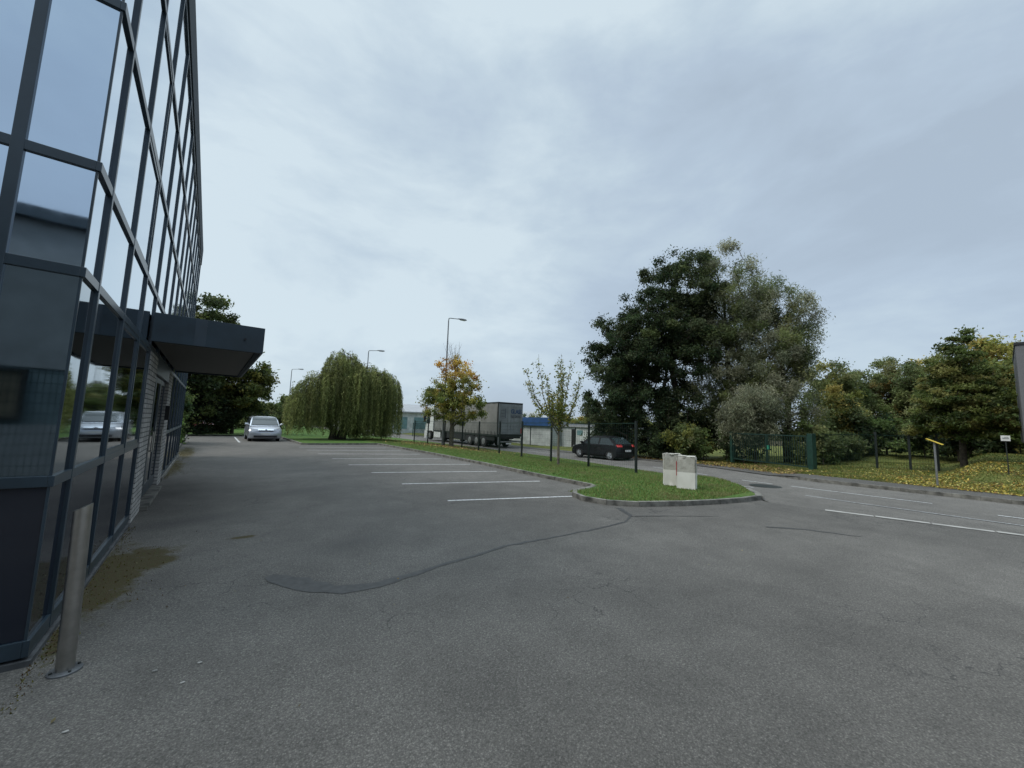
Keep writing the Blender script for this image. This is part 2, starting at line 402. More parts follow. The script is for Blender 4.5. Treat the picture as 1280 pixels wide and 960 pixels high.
# near lawn outline: kerb side then road side
kerb_pl = [(4.45, 36.1), (4.45, 25.45), (4.7, 25.25), (8.62, 25.0), (8.78, 24.6), (8.73, 17.3), (8.53, 12.8), (8.26, 9.6), (8.12, 6.9), (8.0, 6.62), (7.6, 6.5), (7.05, 6.42), (6.72, 6.15), (6.55, 5.7), (6.66, 5.2), (7.1, 4.75), (8.0, 4.33), (9.0, 4.0), (9.8, 3.8), (10.5, 3.72)]
road_pl = [(10.85, 3.86), (11.7, 4.45), (12.3, 5.0), (12.95, 5.6), (13.45, 6.5)]
rs = [s for s in S_ST if 6.6 < s <= 120]
lawn = dens(kerb_pl, .5) + dens([kerb_pl[-1]] + road_pl, .4)[1:] + [(near(s) - .01, s) for s in rs] + [(-30, 120), (-30, 36.2)]
fill('lawn', lawn, lambda c, s: island_z(c, s), M['grass'], grid=(list(np.arange(-28, 24, 1.5)), list(np.arange(4, 36, .7)) + list(np.arange(37, 120, 3))))
def kerb_run(name, pl, zf, w=.11, h=.10, drop=.06):
    mb = MB(); pl = dens(pl, .95)
    P = [Vector((x, y)) for x, y in pl]; nn = []
    for i in range(len(P)):
        d = (P[min(i + 1, len(P) - 1)] - P[max(0, i - 1)]).normalized(); nn.append(Vector((-d.y, d.x)))
    for i in range(len(P) - 1):
        a, b = P[i], P[i + 1]; e = (b - a) * .006
        a2, b2 = a + e, b - e; jz = random.uniform(-.004, .004)
        q = []
        for p, n in ((a2, nn[i]), (b2, nn[i + 1])):
            z = zf(p.x, p.y)
            for off, zz in ((-w / 2, -drop), (w / 2, -drop), (w / 2, h), (-w / 2 + .025, h), (-w / 2, h - .02)):
                q.append((p.x + n.x * off, p.y + n.y * off, z + zz + jz))
        mb.add(q, [(0, 1, 2, 3, 4), (9, 8, 7, 6, 5)] + [(k, (k + 1) % 5, 5 + (k + 1) % 5, 5 + k) for k in range(5)])
    o = mb.build(name, M['kerb']); o['kind'] = 'structure'; return o
kerb_run('kerb', kerb_pl[::-1], lambda c, s: 0.)
kerb_run('kerb', [(4.45, 36.2), (-1.2, 36.4)], lambda c, s: 0.)
kerb_run('kerb', [kerb_pl[-1]] + road_pl + [(13.9, 7.6)], lambda c, s: zr(s) - .10 * sm((s - 5.7) / 1.6), w=.16)
kerb_run('kerb', [(far(s) + .065, s) for s in S_ST if -25 <= s <= 5.6], lambda c, s: zr(s) - .10 * sm((s - 4.4) / 1.1), h=.10)
kerb_run('kerb', [(-.98, 19.3), (-1.0, 26), (-1.1, 36.2)], lambda c, s: -.02)
# flush pale kerb stones across the driveway mouth
mb = MB(); a = Vector((10.42, 2.46)); b = Vector((11.3, -1.3)); k = 5
for i in range(k):
    p = a.lerp(b, (i + .015) / k); q = a.lerp(b, (i + .985) / k); n = Vector((-(b - a).y, (b - a).x)).normalized() * .075
    zz = .008 + .003 * (i % 2)
    mb.add([(p.x - n.x, p.y - n.y, zz), (p.x + n.x, p.y + n.y, zz), (q.x + n.x, q.y + n.y, zz), (q.x - n.x, q.y - n.y, zz)], [(0, 1, 2, 3)])
o = mb.build('driveway_edging', M['concrete']); o['kind'] = 'structure'

# painted lines
def quad_line(mb, p, q, w, z):
    p, q = Vector(p), Vector(q); n = Vector((-(q - p).y, (q - p).x)).normalized() * (w / 2)
    mb.add([(p.x - n.x, p.y - n.y, z(p.x, p.y)), (p.x + n.x, p.y + n.y, z(p.x, p.y)), (q.x + n.x, q.y + n.y, z(q.x, q.y)), (q.x - n.x, q.y - n.y, z(q.x, q.y))], [(0, 1, 2, 3)])
mb = MB()
lens = [2.75, 3.6, 3.75, 4.1, 4.1, 4.2, 4.2, 4.2]
for (c0, s0), ln in zip([(3.99, 7.11), (4.0, 9.51), (4.02, 11.9), (3.98, 14.2), (4.0, 16.55), (3.97, 18.95), (3.95, 21.2), (3.95, 23.4)], lens):
    quad_line(mb, (c0, s0), (c0 + ln, s0 - .338 * ln), .085, lambda x, y: .004)
quad_line(mb, (1.58, 27.9), (1.63, 34.6), .10, lambda x, y: .004)
tag(mb.build('bay_markings', M['line']), kind='structure')
mb = MB()
zl = lambda x, y: zr(y) + .006
for s0 in list(np.arange(-12, 4, 4.4)): quad_line(mb, (14.03, s0), (14.03, s0 + 2.9), .08, zl)
for a, b in ((4.6, 5.6), (7.1, 10.5), (14, 17), (20, 23), (26, 29), (32, 35)): quad_line(mb, (interp(MID, a, 1), a), (interp(MID, b, 1), b), .08, zl)
for a, b in ((-1.2, .2),): quad_line(mb, (13.35, a), (13.35, b), .09, zl)
tag(mb.build('road_markings', M['line']), kind='structure')
mb = MB()
for a, b in ((-.5, 2.2), (2.2, 5.), (5., 7.4)): quad_line(mb, (12.25 + .35 * max(0, a - 2.2) * .5, a), (12.25 + .35 * max(0, b - 2.2) * .5, b), .07, zl)
tag(mb.build('worn_markings', M['faint']), kind='structure')
# tar seams in the lot: irregular ribbons
def ribbon(mb, pl, w0, w1, z=.004):
    pl = dens(pl, .12); n = len(pl); vs = []; fs = []
    for i, (x, y) in enumerate(pl):
        a = Vector(pl[max(0, i - 1)]); b = Vector(pl[min(n - 1, i + 1)]); d = (b - a).normalized(); nrm = Vector((-d.y, d.x))
        t = i / (n - 1); w = (interp(w0, t, 1) if w1 is None else w0 + (w1 - w0) * t) * random.uniform(.6, 1.25); j = random.uniform(-.018, .018)
        vs += [(x + nrm.x * (w / 2 + j), y + nrm.y * (w / 2 + j), z), (x - nrm.x * (w / 2 - j), y - nrm.y * (w / 2 - j), z)]
    fs = [(2 * i, 2 * i + 1, 2 * i + 3, 2 * i + 2) for i in range(n - 1)]; mb.add(vs, fs)
cr = [(.62, 4.66), (.88, 4.22), (1.14, 3.92), (1.45, 3.87), (1.85, 3.92), (2.28, 4.0), (3.2, 4.15), (4.18, 4.1), (5.0, 4.06), (5.75, 4.1), (6.2, 4.3), (6.6, 4.85)]
mb = MB(); ribbon(mb, cr, [(0, .10), (.04, .26), (.12, .20), (.2, .10), (.32, .07), (.5, .045), (.7, .035), (.88, .05), (1, .11)], None)
ribbon(mb, [(6.2, 4.3), (6.9, 3.9), (7.7, 3.4)], .03, .015, .0065)
ribbon(mb, [(7.6, 2.6), (8.0, 2.2), (8.3, 1.5)], .07, .03)
tag(mb.build('tar_seam', M['tar']), kind='structure')
mb = MB()   # dark cover in the road
mb.add([(13.35 + .42 * math.cos(2 * PI * k / 20), 4.55 + .42 * math.sin(2 * PI * k / 20), zr(4.5) + .008) for k in range(20)], [tuple(range(20))])
tag(mb.build('manhole_cover', M['darkmetal']), 'round dark manhole cover set in the road beside the kerb tip', 'manhole cover')

# ------------------------------------------------------------------ grass blades, leaves on the ground
def blades(name, n, sampler, hmin, hmax, cols, w=.012):
    P = []; 
    while len(P) < n:
        p = sampler()
        if p is not None: P.append(p)
    P = np.array(P); h = RNG.uniform(hmin, hmax, n)[:, None]; a = RNG.uniform(0, 2 * PI, n)
    d = np.stack([np.cos(a), np.sin(a), np.zeros(n)], 1); lean = RNG.normal(0, .35, (n, 2))
    tip = P + np.concatenate([lean * h, h], 1)
    V = np.stack([P - d * w, P + d * w, tip], 1).reshape(-1, 3)
    C = np.array(cols)[RNG.integers(0, len(cols), n)] * RNG.uniform(.7, 1.25, (n, 1))
    pt = np.sin(P[:, 0] * 2.3 + np.sin(P[:, 1] * 1.7) * 1.4) * np.sin(P[:, 1] * 2.9 + 1.3 * np.sin(P[:, 0] * 1.1)); pt = np.clip(pt * 1.6 - .35, 0, 1)[:, None]
    if name == 'grass': C = C * (1 - .55 * pt) + np.array([(.20, .17, .08)]) * .55 * pt
    return tag(np_mesh(name, V, 3, M['blade'], None, C), kind='stuff')
def in_lawn(c, s):
    if s < 3.8 or c > near(s) - .08: return False
    if s < 6.6:
        if c < 6.7: return False
        lo = 4.05 if c > 9 else 4.05 + (9 - c) * .30 + (max(0, 7.4 - c)) * .6
        if c < 7.9 and s > 6.35: return False
        return s > lo + .05
    return c > (8.25 if s < 8 else 8.45 if s < 12 else 8.68 if s < 16 else 8.85)
def s_lawn():
    s = 4 + 30 * random.random() ** 1.7; c = random.uniform(6.6, 18)
    return (c, s, island_z(c, s) - .005) if in_lawn(c, s) else None
blades('grass', 90000, s_lawn, .025, .065, [(.12, .21, .05), (.14, .235, .055), (.095, .17, .042), (.20, .22, .07), (.17, .23, .06), (.24, .22, .09)], .010)
def s_verge():
    s = random.uniform(-4, 12); c = far(s) + 1.5 + 12 * random.random() ** 1.5
    return (c, s, verge_z(c, s) - .005)
blades('grass', 60000, s_verge, .03, .08, [(.11, .14, .035), (.13, .17, .04), (.17, .16, .045)], .014)
def ground_leaves(name, n, sampler, size, cols):
    P = []
    while len(P) < n:
        p = sampler()
        if p is not None: P.append(p)
    P = np.array(P); a = RNG.uniform(0, 2 * PI, n); sz = RNG.uniform(.6, 1.3, n)[:, None] * size
    u = np.stack([np.cos(a), np.sin(a), RNG.normal(0, .3, n)], 1) * sz; v = np.stack([-np.sin(a), np.cos(a), RNG.normal(0, .3, n)], 1) * sz * .7
    P[:, 2] += .02 + np.abs(u[:, 2]) 
    V = np.stack([P - u, P - v, P + u, P + v], 1).reshape(-1, 3)
    C = np.array(cols)[RNG.integers(0, len(cols), n)] * RNG.uniform(.6, 1.2, (n, 1))
    return tag(np_mesh(name, V, 4, M['blade'], None, C), kind='stuff')
LC = [(.42, .30, .05), (.50, .38, .07), (.32, .19, .04), (.22, .12, .04), (.55, .48, .16), (.28, .26, .05)]
def s_leaf1():
    s = random.gauss(-.2, 2.6); c = far(s) + 1.2 + abs(random.gauss(0, 4.2))
    if random.random() > .25 + .75 * sm((5 - s) / 6): return None
    if math.sin(s * 1.9 + math.sin(c * 1.3)) * math.sin(c * 1.6 + s * .7) > random.uniform(-.1, .9): return None
    return (c, s, verge_z(c, s) + (0.0))
ground_leaves('fallen_leaves', 16000, s_leaf1, .030, LC)
def s_leaf2():   # under the autumn tree and along the gate foot
    if random.random() < .5:
        s = random.gauss(26, 3.2); c = random.gauss(14.2, 1.8)
        return (c, s, island_z(c, s)) if in_lawn(c, s) else None
    s = random.uniform(5, 16); c = far(s) + random.uniform(.9, 3.6)
    return (c, s, verge_z(c, s))
ground_leaves('fallen_leaves', 6500, s_leaf2, .05, [(.30, .20, .06), (.20, .12, .05), (.36, .27, .08), (.14, .09, .04)])
def s_tuft():
    s = random.uniform(3.3, 24); k = random.random()
    c = -.74 + abs(random.gauss(0, .05 if not (4.6 < s < 6.4 or s > 13.5) else .26))
    return (c, s, 0.) if (s < 7.6 or s > 12.6) else None
blades('moss', 2600, s_tuft, .004, .018, [(.10, .08, .018), (.12, .11, .02), (.09, .05, .02)], .005)
def s_lot():
    s = random.uniform(2, 24); c = random.uniform(-.7, 8)
    if random.random() > math.exp(-(c + .7) / 1.6) + .06: return None
    return (c, s, -.012)
ground_leaves('fallen_leaves', 150, s_lot, .012, [(.14, .10, .05), (.10, .07, .04), (.20, .17, .09), (.08, .06, .04)])
for i, (x, y, lab) in enumerate([(-.12, 3.35, 'pale dead leaf on the asphalt just right of the steel bollard'), (.10, 3.30, 'small pale leaf scrap farther right of the steel bollard on asphalt'), (-.42, 2.98, 'pale leaf scrap on bare asphalt in front of the bollard'), (.02, 3.12, 'tiny white scrap lying between two pale leaves on the asphalt')]):
    mb = MB(); n = 7
    pts = [(x + .012 * math.cos(k * 2 * PI / n) * random.uniform(.7, 1.3), y + .007 * math.sin(k * 2 * PI / n) * random.uniform(.6, 1.4), .006 + random.uniform(0, .006)) for k in range(n)]
    mb.add(pts + [(p[0], p[1], .004) for p in pts], [tuple(range(n)), tuple(range(n, 2 * n))[::-1]] + [(k, (k + 1) % n, n + (k + 1) % n, n + k) for k in range(n)])
    tag(mb.build('leaf_scrap', M['concrete']), lab, 'leaf scrap', 'pale scraps near the bollard')

# ------------------------------------------------------------------ the office building
XF = -.756                       # front plane of the mullions on the long facade
YF = 3.87                        # near face plane
ZL = [.10, 1.13, 2.55, 3.33, 4.61, 5.99, 7.35]
CS = [YF] + [4.30 + 1.1346 * k for k in range(14)]     # long facade joints
YE = CS[-1]
ob = empty('office_building', (XF, YF, 0), 0, 'mirror glass office building in a slate blue frame with white brick piers', 'building')
def W2L(o):   # keep world coordinates for children
    o.matrix_parent_inverse = Matrix.Translation((-XF, -YF, 0)); return o
def part(mb, name, mat, parent=ob, **k):
    o = mb.build(name, mat, parent, **k)
    if parent is ob: W2L(o)
    return o
rowmat = ['glass_lo', 'glass_mid', 'glass_hi', 'glass_hi', 'glass_hi', 'glass_hi']
GX = XF - .019
def pane(name, mat, parent, axis, a, b, z0, z1, inset=0.):
    mb = MB(); t = random.uniform(-.0015, .0015)
    if axis == 0: mb.box(GX - .03 + inset, GX + inset, a + .004, b - .004, z0 + .004, z1 - .004)
    else: mb.box(a + .004, b - .004, YF + .019 - inset, YF + .05 - inset, z0 + .004, z1 - .004)
    o = part(mb, name, M[mat])
    return o
DOOR0, DOOR1 = 7.74, 12.24
for j in range(len(CS) - 1):
    a, b = CS[j], CS[j + 1]
    for r in range(6):
        if r < 2 and a > DOOR0 - .1 and b < DOOR1 + .05: continue
        if j == 0: a0 = a + .022
        else: a0 = a
        nm = 'glass_panel' if r in (0, 2) else 'window'
        w = pane(nm, rowmat[r], ob, 0, a0, b, ZL[r], ZL[r + 1])
        if (r == 1 and j in (2, 3)) or (r in (3, 4) and j in (2, 6)):     # opening lights have a frame of their own
            m2 = MB(); z0, z1 = ZL[r] + .03, ZL[r + 1] - .03; q = .055
            for (y0, y1, q0, q1) in ((a + .03, b - .03, z0, z0 + q), (a + .03, b - .03, z1 - q, z1), (a + .03, a + .03 + q, z0 + q, z1 - q), (b - .03 - q, b - .03, z0 + q, z1 - q)):
                m2.box(GX - .01, XF - .006, y0, y1, q0, q1)
            f = m2.build('window_frame', M['frame'], w); f.matrix_parent_inverse = Matrix.Translation((-XF, -YF, 0)) @ Matrix.Identity(4)
            f.matrix_parent_inverse = (w.matrix_parent_inverse.inverted() @ Matrix.Identity(4)) if False else Matrix.Identity(4)
CN = [XF - .022, -1.14, -2.28, -3.42, -4.56]
for j in range(len(CN) - 1):
    for r in range(6):
        pane('glass_panel' if r in (0, 2) else 'window', ['glass_lo', 'glass_mid', 'glass_hi', 'glass_hi', 'glass_hi', 'glass_hi'][r], ob, 1, CN[j + 1], CN[j], ZL[r], ZL[r + 1])
# mullions
for j, s in enumerate(CS):
    if j == 0: continue
    z0 = 2.55 if DOOR0 + .2 < s < DOOR1 - .1 else .06
    part(MB().box(GX - .02, XF + .003, s - .021, s + .021, z0, 7.36), 'mullion', M['frame'], bevel=.003)
for x in CN[1:]:
    part(MB().box(x - .03, x + .03, YF - .003, YF + .06, .06, 7.36), 'mullion', M['frame'], bevel=.003)
part(MB().box(GX - .010, GX + .004, YF + .012, YF + .026, .1, 7.35), 'corner_bead', M['frame'])
# transoms
for r, z in enumerate(ZL):
    h = .035 if r else .05
    segs = [(YF, YE + .03)] if r >= 2 else [(YF, DOOR0 + .02), (DOOR1, YE + .03)]
    for (a, b) in segs: part(MB().box(GX - .01, XF, a, b, z - h, z + h), 'transom', M['frame'], bevel=.003)
    part(MB().box(-14, GX - .01, YF, YF + .05, z - h, z + h), 'transom', M['frame'], bevel=.003)
# sill flashing and plinth
mb = MB(); mb.box(XF - .03, XF + .02, YF - .02, DOOR0, .0, .035); mb.box(-14, XF - .03, YF - .02, YF + .05, .0, .035)
part(mb, 'plinth', M['galv_dark'])
part(MB().box(XF - .05, XF + .03, DOOR1, YE, 0, .08), 'plinth', M['kerb'])
# parapet band and body
mb = MB(); mb.box(-14.03, XF + .022, YF - .02, YE + .04, 7.39, 8.02); part(mb, 'parapet', M['matt_frame'], bevel=.01)
mb = MB(); mb.box(-13.9, GX - .06, YF + .12, YE - .02, .02, 7.38); core = mb
# body is hollow at the entrance recess: build it as three blocks
mb = MB(); mb.box(-13.9, GX - .06, YF + .12, DOOR0 + .9, .02, 7.38); mb.box(-13.9, -1.35, DOOR0 + .9, 11.3, .02, 2.5); mb.box(-13.9, GX - .06, DOOR0 + .9, 11.3, 2.5, 7.38); mb.box(-13.9, GX - .06, 11.3, YE - .02, .02, 7.38)
part(mb, 'wall', M['darkinside'])
mb = MB(); mb.box(-14, -4.62, YF + .025, YF + .11, .1, 7.35); mb.box(-14, XF - .05, YE - .02, YE + .02, .05, 7.39); mb.box(-14, -13.92, YF + .1, YE, .05, 7.39)
part(mb, 'cladding', M['fascia'])
# brick piers
part(MB().box(-1.3, XF + .012, DOOR0 + .03, 8.72, 0, 2.5), 'brick_pier', M['brick'])
part(MB().box(-1.3, XF + .012, 11.3, DOOR1 - .03, 0, 2.5), 'brick_pier', M['brick'])
part(MB().box(-1.35, XF + .006, 8.72, 11.3, 2.26, 2.52), 'door_head', M['frame'])
# entrance doors, set back
dz = -.80
for k, (a, b) in enumerate(((8.73, 9.55), (9.57, 10.40), (10.42, 11.29))):
    m2 = MB()
    for (y0, y1, z0, z1) in ((a, b, .10, .30), (a, b, 2.16, 2.25), (a, a + .08, .3, 2.16), (b - .08, b, .3, 2.16)): m2.box(dz - .05, dz, y0, y1, z0, z1)
    d = part(m2, 'door', M['frame'], bevel=.004)
    def kid(mb, nm, mt, d=d):
        o = mb.build(nm, mt, d); return o
    kid(MB().box(dz - .03, dz - .012, a + .08, b - .08, .3, 2.16), 'door_pane', M['glass_lo'])
    h = MB(); y = b - .13 if k != 1 else a + .13
    h.tube([(dz, y, .9), (dz + .05, y, .9), (dz + .05, y, 1.25), (dz, y, 1.25)], .012, 8); kid(h, 'handle', M['steel'])
part(MB().box(-1.3, XF + .11, 8.75, 11.2, 0, .07), 'doorstep', M['kerb'], bevel=.01)
m2 = MB(); m2.box(XF + .03, XF + .10, 10.9, 11.0, 1.45, 1.75); part(m2, 'intercom', M['dark'])
# canopy
CX, CY0, CY1, CZ0, CZ1 = .62, 7.55, 12.9, 2.63, 3.055
mb = MB(); t = .035
mb.box(XF + .005, CX, CY0, CY0 + t, CZ0, CZ1); mb.box(XF + .005, CX, CY1 - t, CY1, CZ0, CZ1); mb.box(CX - t, CX, CY0 + t, CY1 - t, CZ0, CZ1)
mb.box(XF + .005, CX - t, CY0 + t, CY1 - t, CZ1 - .05, CZ1 - .02)
cn = part(mb, 'canopy', M['fascia'], bevel=.004)
m2 = MB(); m2.box(XF + .01, CX - .10, CY0 + .09, CY1 - .09, CZ0 + .03, CZ0 + .06); o = m2.build('soffit', M['soffit'], cn)
m2 = MB(); m2.box(XF + .007, CX - .036, CY0 + .036, CY0 + .09, CZ0 + .004, CZ0 + .05); m2.box(CX - .10, CX - .036, CY0 + .09, CY1 - .09, CZ0 + .004, CZ0 + .05); m2.box(XF + .007, CX - .036, CY1 - .09, CY1 - .036, CZ0 + .004, CZ0 + .05)
m2.build('soffit_trim', M['matt_frame'], cn)
m2 = MB(); m2.box(XF + .3 + .18, XF + .62, CY0 - .004, CY0, CZ0 + .003, CZ1 - .003); m2.build('joint_panel', M['frame'], cn)
m2 = MB(); m2.tube([(.36, CY0 - .03, 2.83), (.36, CY0 + .01, 2.83)], .018, 10); m2.build('drain_spout', M['dark'], cn)

# ------------------------------------------------------------------ neighbouring building, seen only mirrored in the near face
nb = empty('grey_workshop', (-5, -5, 0), 0, 'grey rendered workshop with a dark eave, mirrored in the near glass face', 'building')
def npart(mb, name, mat):
    o = mb.build(name, mat, nb); o.matrix_parent_inverse = Matrix.Translation((5, 5, 0)); return o
npart(MB().box(-16, -.6, -13, -5, 2.47, 5.7), 'wall', M['neighbour'])
npart(MB().box(-16, -.6, -13, -5.03, 0, 2.47), 'lower_wall', M['neighbour2'])
npart(MB().box(-16, -.6, -4.97 - .06, -4.985, .0, 1.25), 'rendered_plinth', M['neighbour'])
npart(MB().box(-16.2, -.5, -13.2, -4.8, 5.7, 5.95), 'eave', M['frame'])
m2 = MB()
for (x0, x1, z0, z1) in ((-5.2, -3.1, 1.35, 1.41), (-5.2, -3.1, 2.36, 2.42), (-3.18, -3.1, 1.41, 2.36), (-5.2, -5.12, 1.41, 2.36)): m2.box(x0, x1, -5.03, -4.95, z0, z1)
w = npart(m2, 'window', M['dark'])
MB().box(-5.12, -3.18, -5.02, -5.0, 1.41, 2.36).build('pane', simple('curtained_pane', (.14, .125, .09), .4, var=.25, scale=2), w)

fy = empty('mesh_fence', (-6.5, -3.9, 0), 0, 'tall mesh fence before the grey workshop, seen mirrored in the near glass', 'fence')
for x in (0, 2.6, 5.2): MB().box(x - .03, x + .03, -.03, .03, -.05, 2.42).build('post', M['post'], fy)
for x in (0, 2.6):
    mb = MB(); wires(mb, .04, 2.56, .05, 2.38, 0, .09, .0045); o = mb.build('mesh_panel', M['darkgreen'], fy); o.location = (x, 0, 0)
# ------------------------------------------------------------------ bollard
bo = empty('steel_bollard', (-.555, 3.665, 0), 0, 'brushed stainless steel bollard with a slanted top beside the glass corner', 'bollard')
mb = MB(); n = 28; r = .0425; vs = []
for z, tilt in ((.0, 0), (.985, 1)):
    for k in range(n):
        a = 2 * PI * k / n; vs.append((r * math.cos(a) - .02 * z, r * math.sin(a), z + tilt * (.022 * math.cos(a) * 1 + .0)))
mb.add(vs, [(k, (k + 1) % n, n + (k + 1) % n, n + k) for k in range(n)] + [tuple(range(n, 2 * n)), tuple(range(n))[::-1]])
mb.build('tube', M['steel'], bo, smooth=40)
mb = MB(); mb.tube([(0, 0, 0), (0, 0, .008), (0, 0, .012)], [.078, .078, .074], 28); mb.build('base_plate', M['galv_dark'], bo, smooth=40)
for k in range(4):
    a = k * PI / 2 + .5; MB().tube([(.062 * math.cos(a), .062 * math.sin(a), .01), (.062 * math.cos(a), .062 * math.sin(a), .022)], .008, 6).build('bolt', M['darkmetal'], bo)

# ------------------------------------------------------------------ concrete blocks on the lawn tip
def conc_block(x, y, w, d, h, rz, label, chip):
    e = empty('concrete_block', (x, y, island_z(x, y) - .01), rz, label, 'concrete block', 'concrete blocks on the lawn tip')
    bm = bmesh.new(); bmesh.ops.create_cube(bm, size=1)
    for v in bm.verts: v.co = Vector((v.co.x * w, v.co.y * d, (v.co.z + .5) * h))
    bmesh.ops.bevel(bm, geom=bm.edges[:], offset=.022, segments=2, affect='EDGES')
    bmesh.ops.subdivide_edges(bm, edges=bm.edges[:], cuts=4, use_grid_fill=True)
    rr = random.Random(chip)
    for v in bm.verts:
        k = .006 if v.co.z < h * .9 else .016
        v.co += Vector((rr.uniform(-k, k), rr.uniform(-k, k), rr.uniform(-k, k)))
    me = bpy.data.meshes.new('block'); bm.to_mesh(me); bm.free(); me.materials.append(M['block']); me.shade_smooth(); me.set_sharp_from_angle(angle=.7)
    o = bpy.data.objects.new('block', me); COL.objects.link(o); o.parent = e
    return e
AZ = math.atan2(5.6, 10.4)
bk2 = conc_block(9.86, 5.16, .30, .46, .84, .38, 'front concrete block with a thin red stripe down its left edge, nearer the camera', 3)
bk1 = conc_block(10.06, 5.66, .30, .46, .86, .62, 'rear concrete block half hidden behind the striped one on the lawn tip', 5)
MB().box(-.158, -.148, .212, .228, .34, .70).build('red_stripe', M['red'], bk2)

# ------------------------------------------------------------------ fences
def post_obj(p, hgt, parent, w=.06, name='post', mat='post'):
    mb = MB(); mb.box(-w / 2, w / 2, -w / 2, w / 2, -.1, hgt); mb.box(-w / 2 - .004, w / 2 + .004, -w / 2 - .004, w / 2 + .004, hgt, hgt + .015)
    o = mb.build(name, M[mat], parent); o.location = p; return o
def panel_obj(p, q, hgt, parent, wire=True, r=.0022, step=.10):
    d = math.hypot(q[0] - p[0], q[1] - p[1]); mb = MB(); wires(mb, .04, d - .04, .03, hgt - .04, 0, step, r)
    mb.box(.03, d - .03, -.008, .008, hgt - .06, hgt - .035)
    o = mb.build('mesh_panel', M['darkgreen'], parent); o.location = p; o.rotation_euler = (0, -math.atan2(q[2] - p[2], d), math.atan2(q[1] - p[1], q[0] - p[0])); return o
fe = empty('mesh_fence', (0, 0, 0), 0, 'thin green mesh fence with black posts along the grass by the road', 'fence')
fp = [(12.86, 8.69), (13.2, 11.3), (13.25, 13.7), (13.8, 16.6), (14.25, 19.3), (14.5, 22.0), (14.75, 24.6), (14.6, 27.0), (14.4, 29.5), (15.0, 33.5)]
F3 = [(x, y, island_z(x, y) if y < 60 else 0) for x, y in fp]
for p in F3: post_obj(p, 1.95, fe, .075)
for p, q in zip(F3, F3[1:]): panel_obj(p, q, 1.92, fe)
F4 = [(x, y, .05) for x, y in [(7.75, 33.3), (5.4, 37.5), (3.5, 41)]]
fe2 = empty('mesh_fence', (0, 0, 0), 0, 'short run of mesh fence behind the weeping willow and silver car', 'fence')
for p in F4: post_obj(p, 1.95, fe2, .06)
for p, q in zip(F4, F4[1:]): panel_obj(p, q, 1.92, fe2)
# gate
gt = empty('entrance_gate', (21.05, 5.31, verge_z(21.05, 5.31)), math.atan2(9.18 - 5.31, 22.67 - 21.05), 'dark green vertical bar gate under the big trees across the road', 'gate')
GL = math.hypot(1.62, 3.87)
mb = MB(); mb.box(-.115, .115, -.115, .115, -.1, 1.56); mb.box(-.12, .12, -.12, .12, 1.56, 1.59); mb.build('gate_post', M['green'], gt, bevel=.01)
mb = MB(); mb.box(GL + .05, GL + .2, -.08, .08, -.1, 1.56); mb.build('gate_post', M['green'], gt, bevel=.01)
for a, b in ((.18, GL * .52), (GL * .52 + .03, GL + .03)):
    mb = MB(); mb.box(a, b, -.025, .025, .08, .14); mb.box(a, b, -.025, .025, 1.44, 1.5); mb.box(a, a + .05, -.026, .026, .14, 1.44); mb.box(b - .05, b, -.026, .026, .14, 1.44)
    k = int((b - a) / .115)
    for i in range(1, k): x = a + (b - a) * i / k; mb.box(x - .011, x + .011, -.011, .011, .14, 1.44)
    lf = mb.build('gate_leaf', M['darkgreen'], gt)
    if a < 1: MB().box(b - .12, b - .02, -.05, .05, .75, .95).build('lock_box', simple('lock_green', (.03, .20, .13), .4), lf)
# right hand fence
f3 = empty('mesh_fence', (0, 0, 0), 0, 'green mesh fence with three dark posts beside the thick green gate post', 'fence')
R3 = [(21.3, 5.1), (24.69, 3.77), (25.55, 2.77), (26.2, 1.95), (26.9, .9)]
R3 = [(x, y, verge_z(x, y)) for x, y in R3]
for p in R3[1:4]: post_obj(p, 1.68, f3, .085)
for p, q in zip(R3, R3[1:]): panel_obj(p, q, 1.6, f3)

# marker post with yellow cap
mk = empty('marker_post', (17.97, 1.39, verge_z(17.97, 1.39)), math.radians(-5), 'pale marker post carrying a slanted yellow roof cap by the far pavement', 'marker post')
MB().tube([(0, 0, -.1), (0, 0, 1.36)], .028, 10).build('pole', M['galv'], mk, smooth=40)
mb = MB(); 
for k in (0, 1):
    pass
prof = [(.16, 1.47), (-.19, 1.30), (-.18, 1.285), (.17, 1.455)]
mb.prism([(y, z) for y, z in prof], 0, -.11, .11)
mb.build('roof_cap', M['yellow'], mk)
MB().tube([(0, .0, 1.3), (0, .06, 1.41)], .02, 8).build('bracket', M['dark'], mk)

# small notice
nt_ = empty('notice_board', (21.0, .0, verge_z(21, 0) + .14), math.radians(2), 'small white notice board on a dark stake under the conifer', 'sign')
MB().box(-.005, .005, -.10, .10, .98, 1.16).build('board', M['white'], nt_).location.z = .02
mb = MB()
for z, a, b in ((1.13, -.06, .03), (1.10, -.075, .07), (1.075, -.07, .065)): mb.box(-.009, -.006, a, b, z - .007, z + .004)
mb.build('lettering', M['grey_letter'], nt_).location.z = .0
MB().tube([(.03, 0, -.1), (.03, 0, 1.1)], .015, 6).build('stake', M['darkmetal'], nt_)
mb = MB()

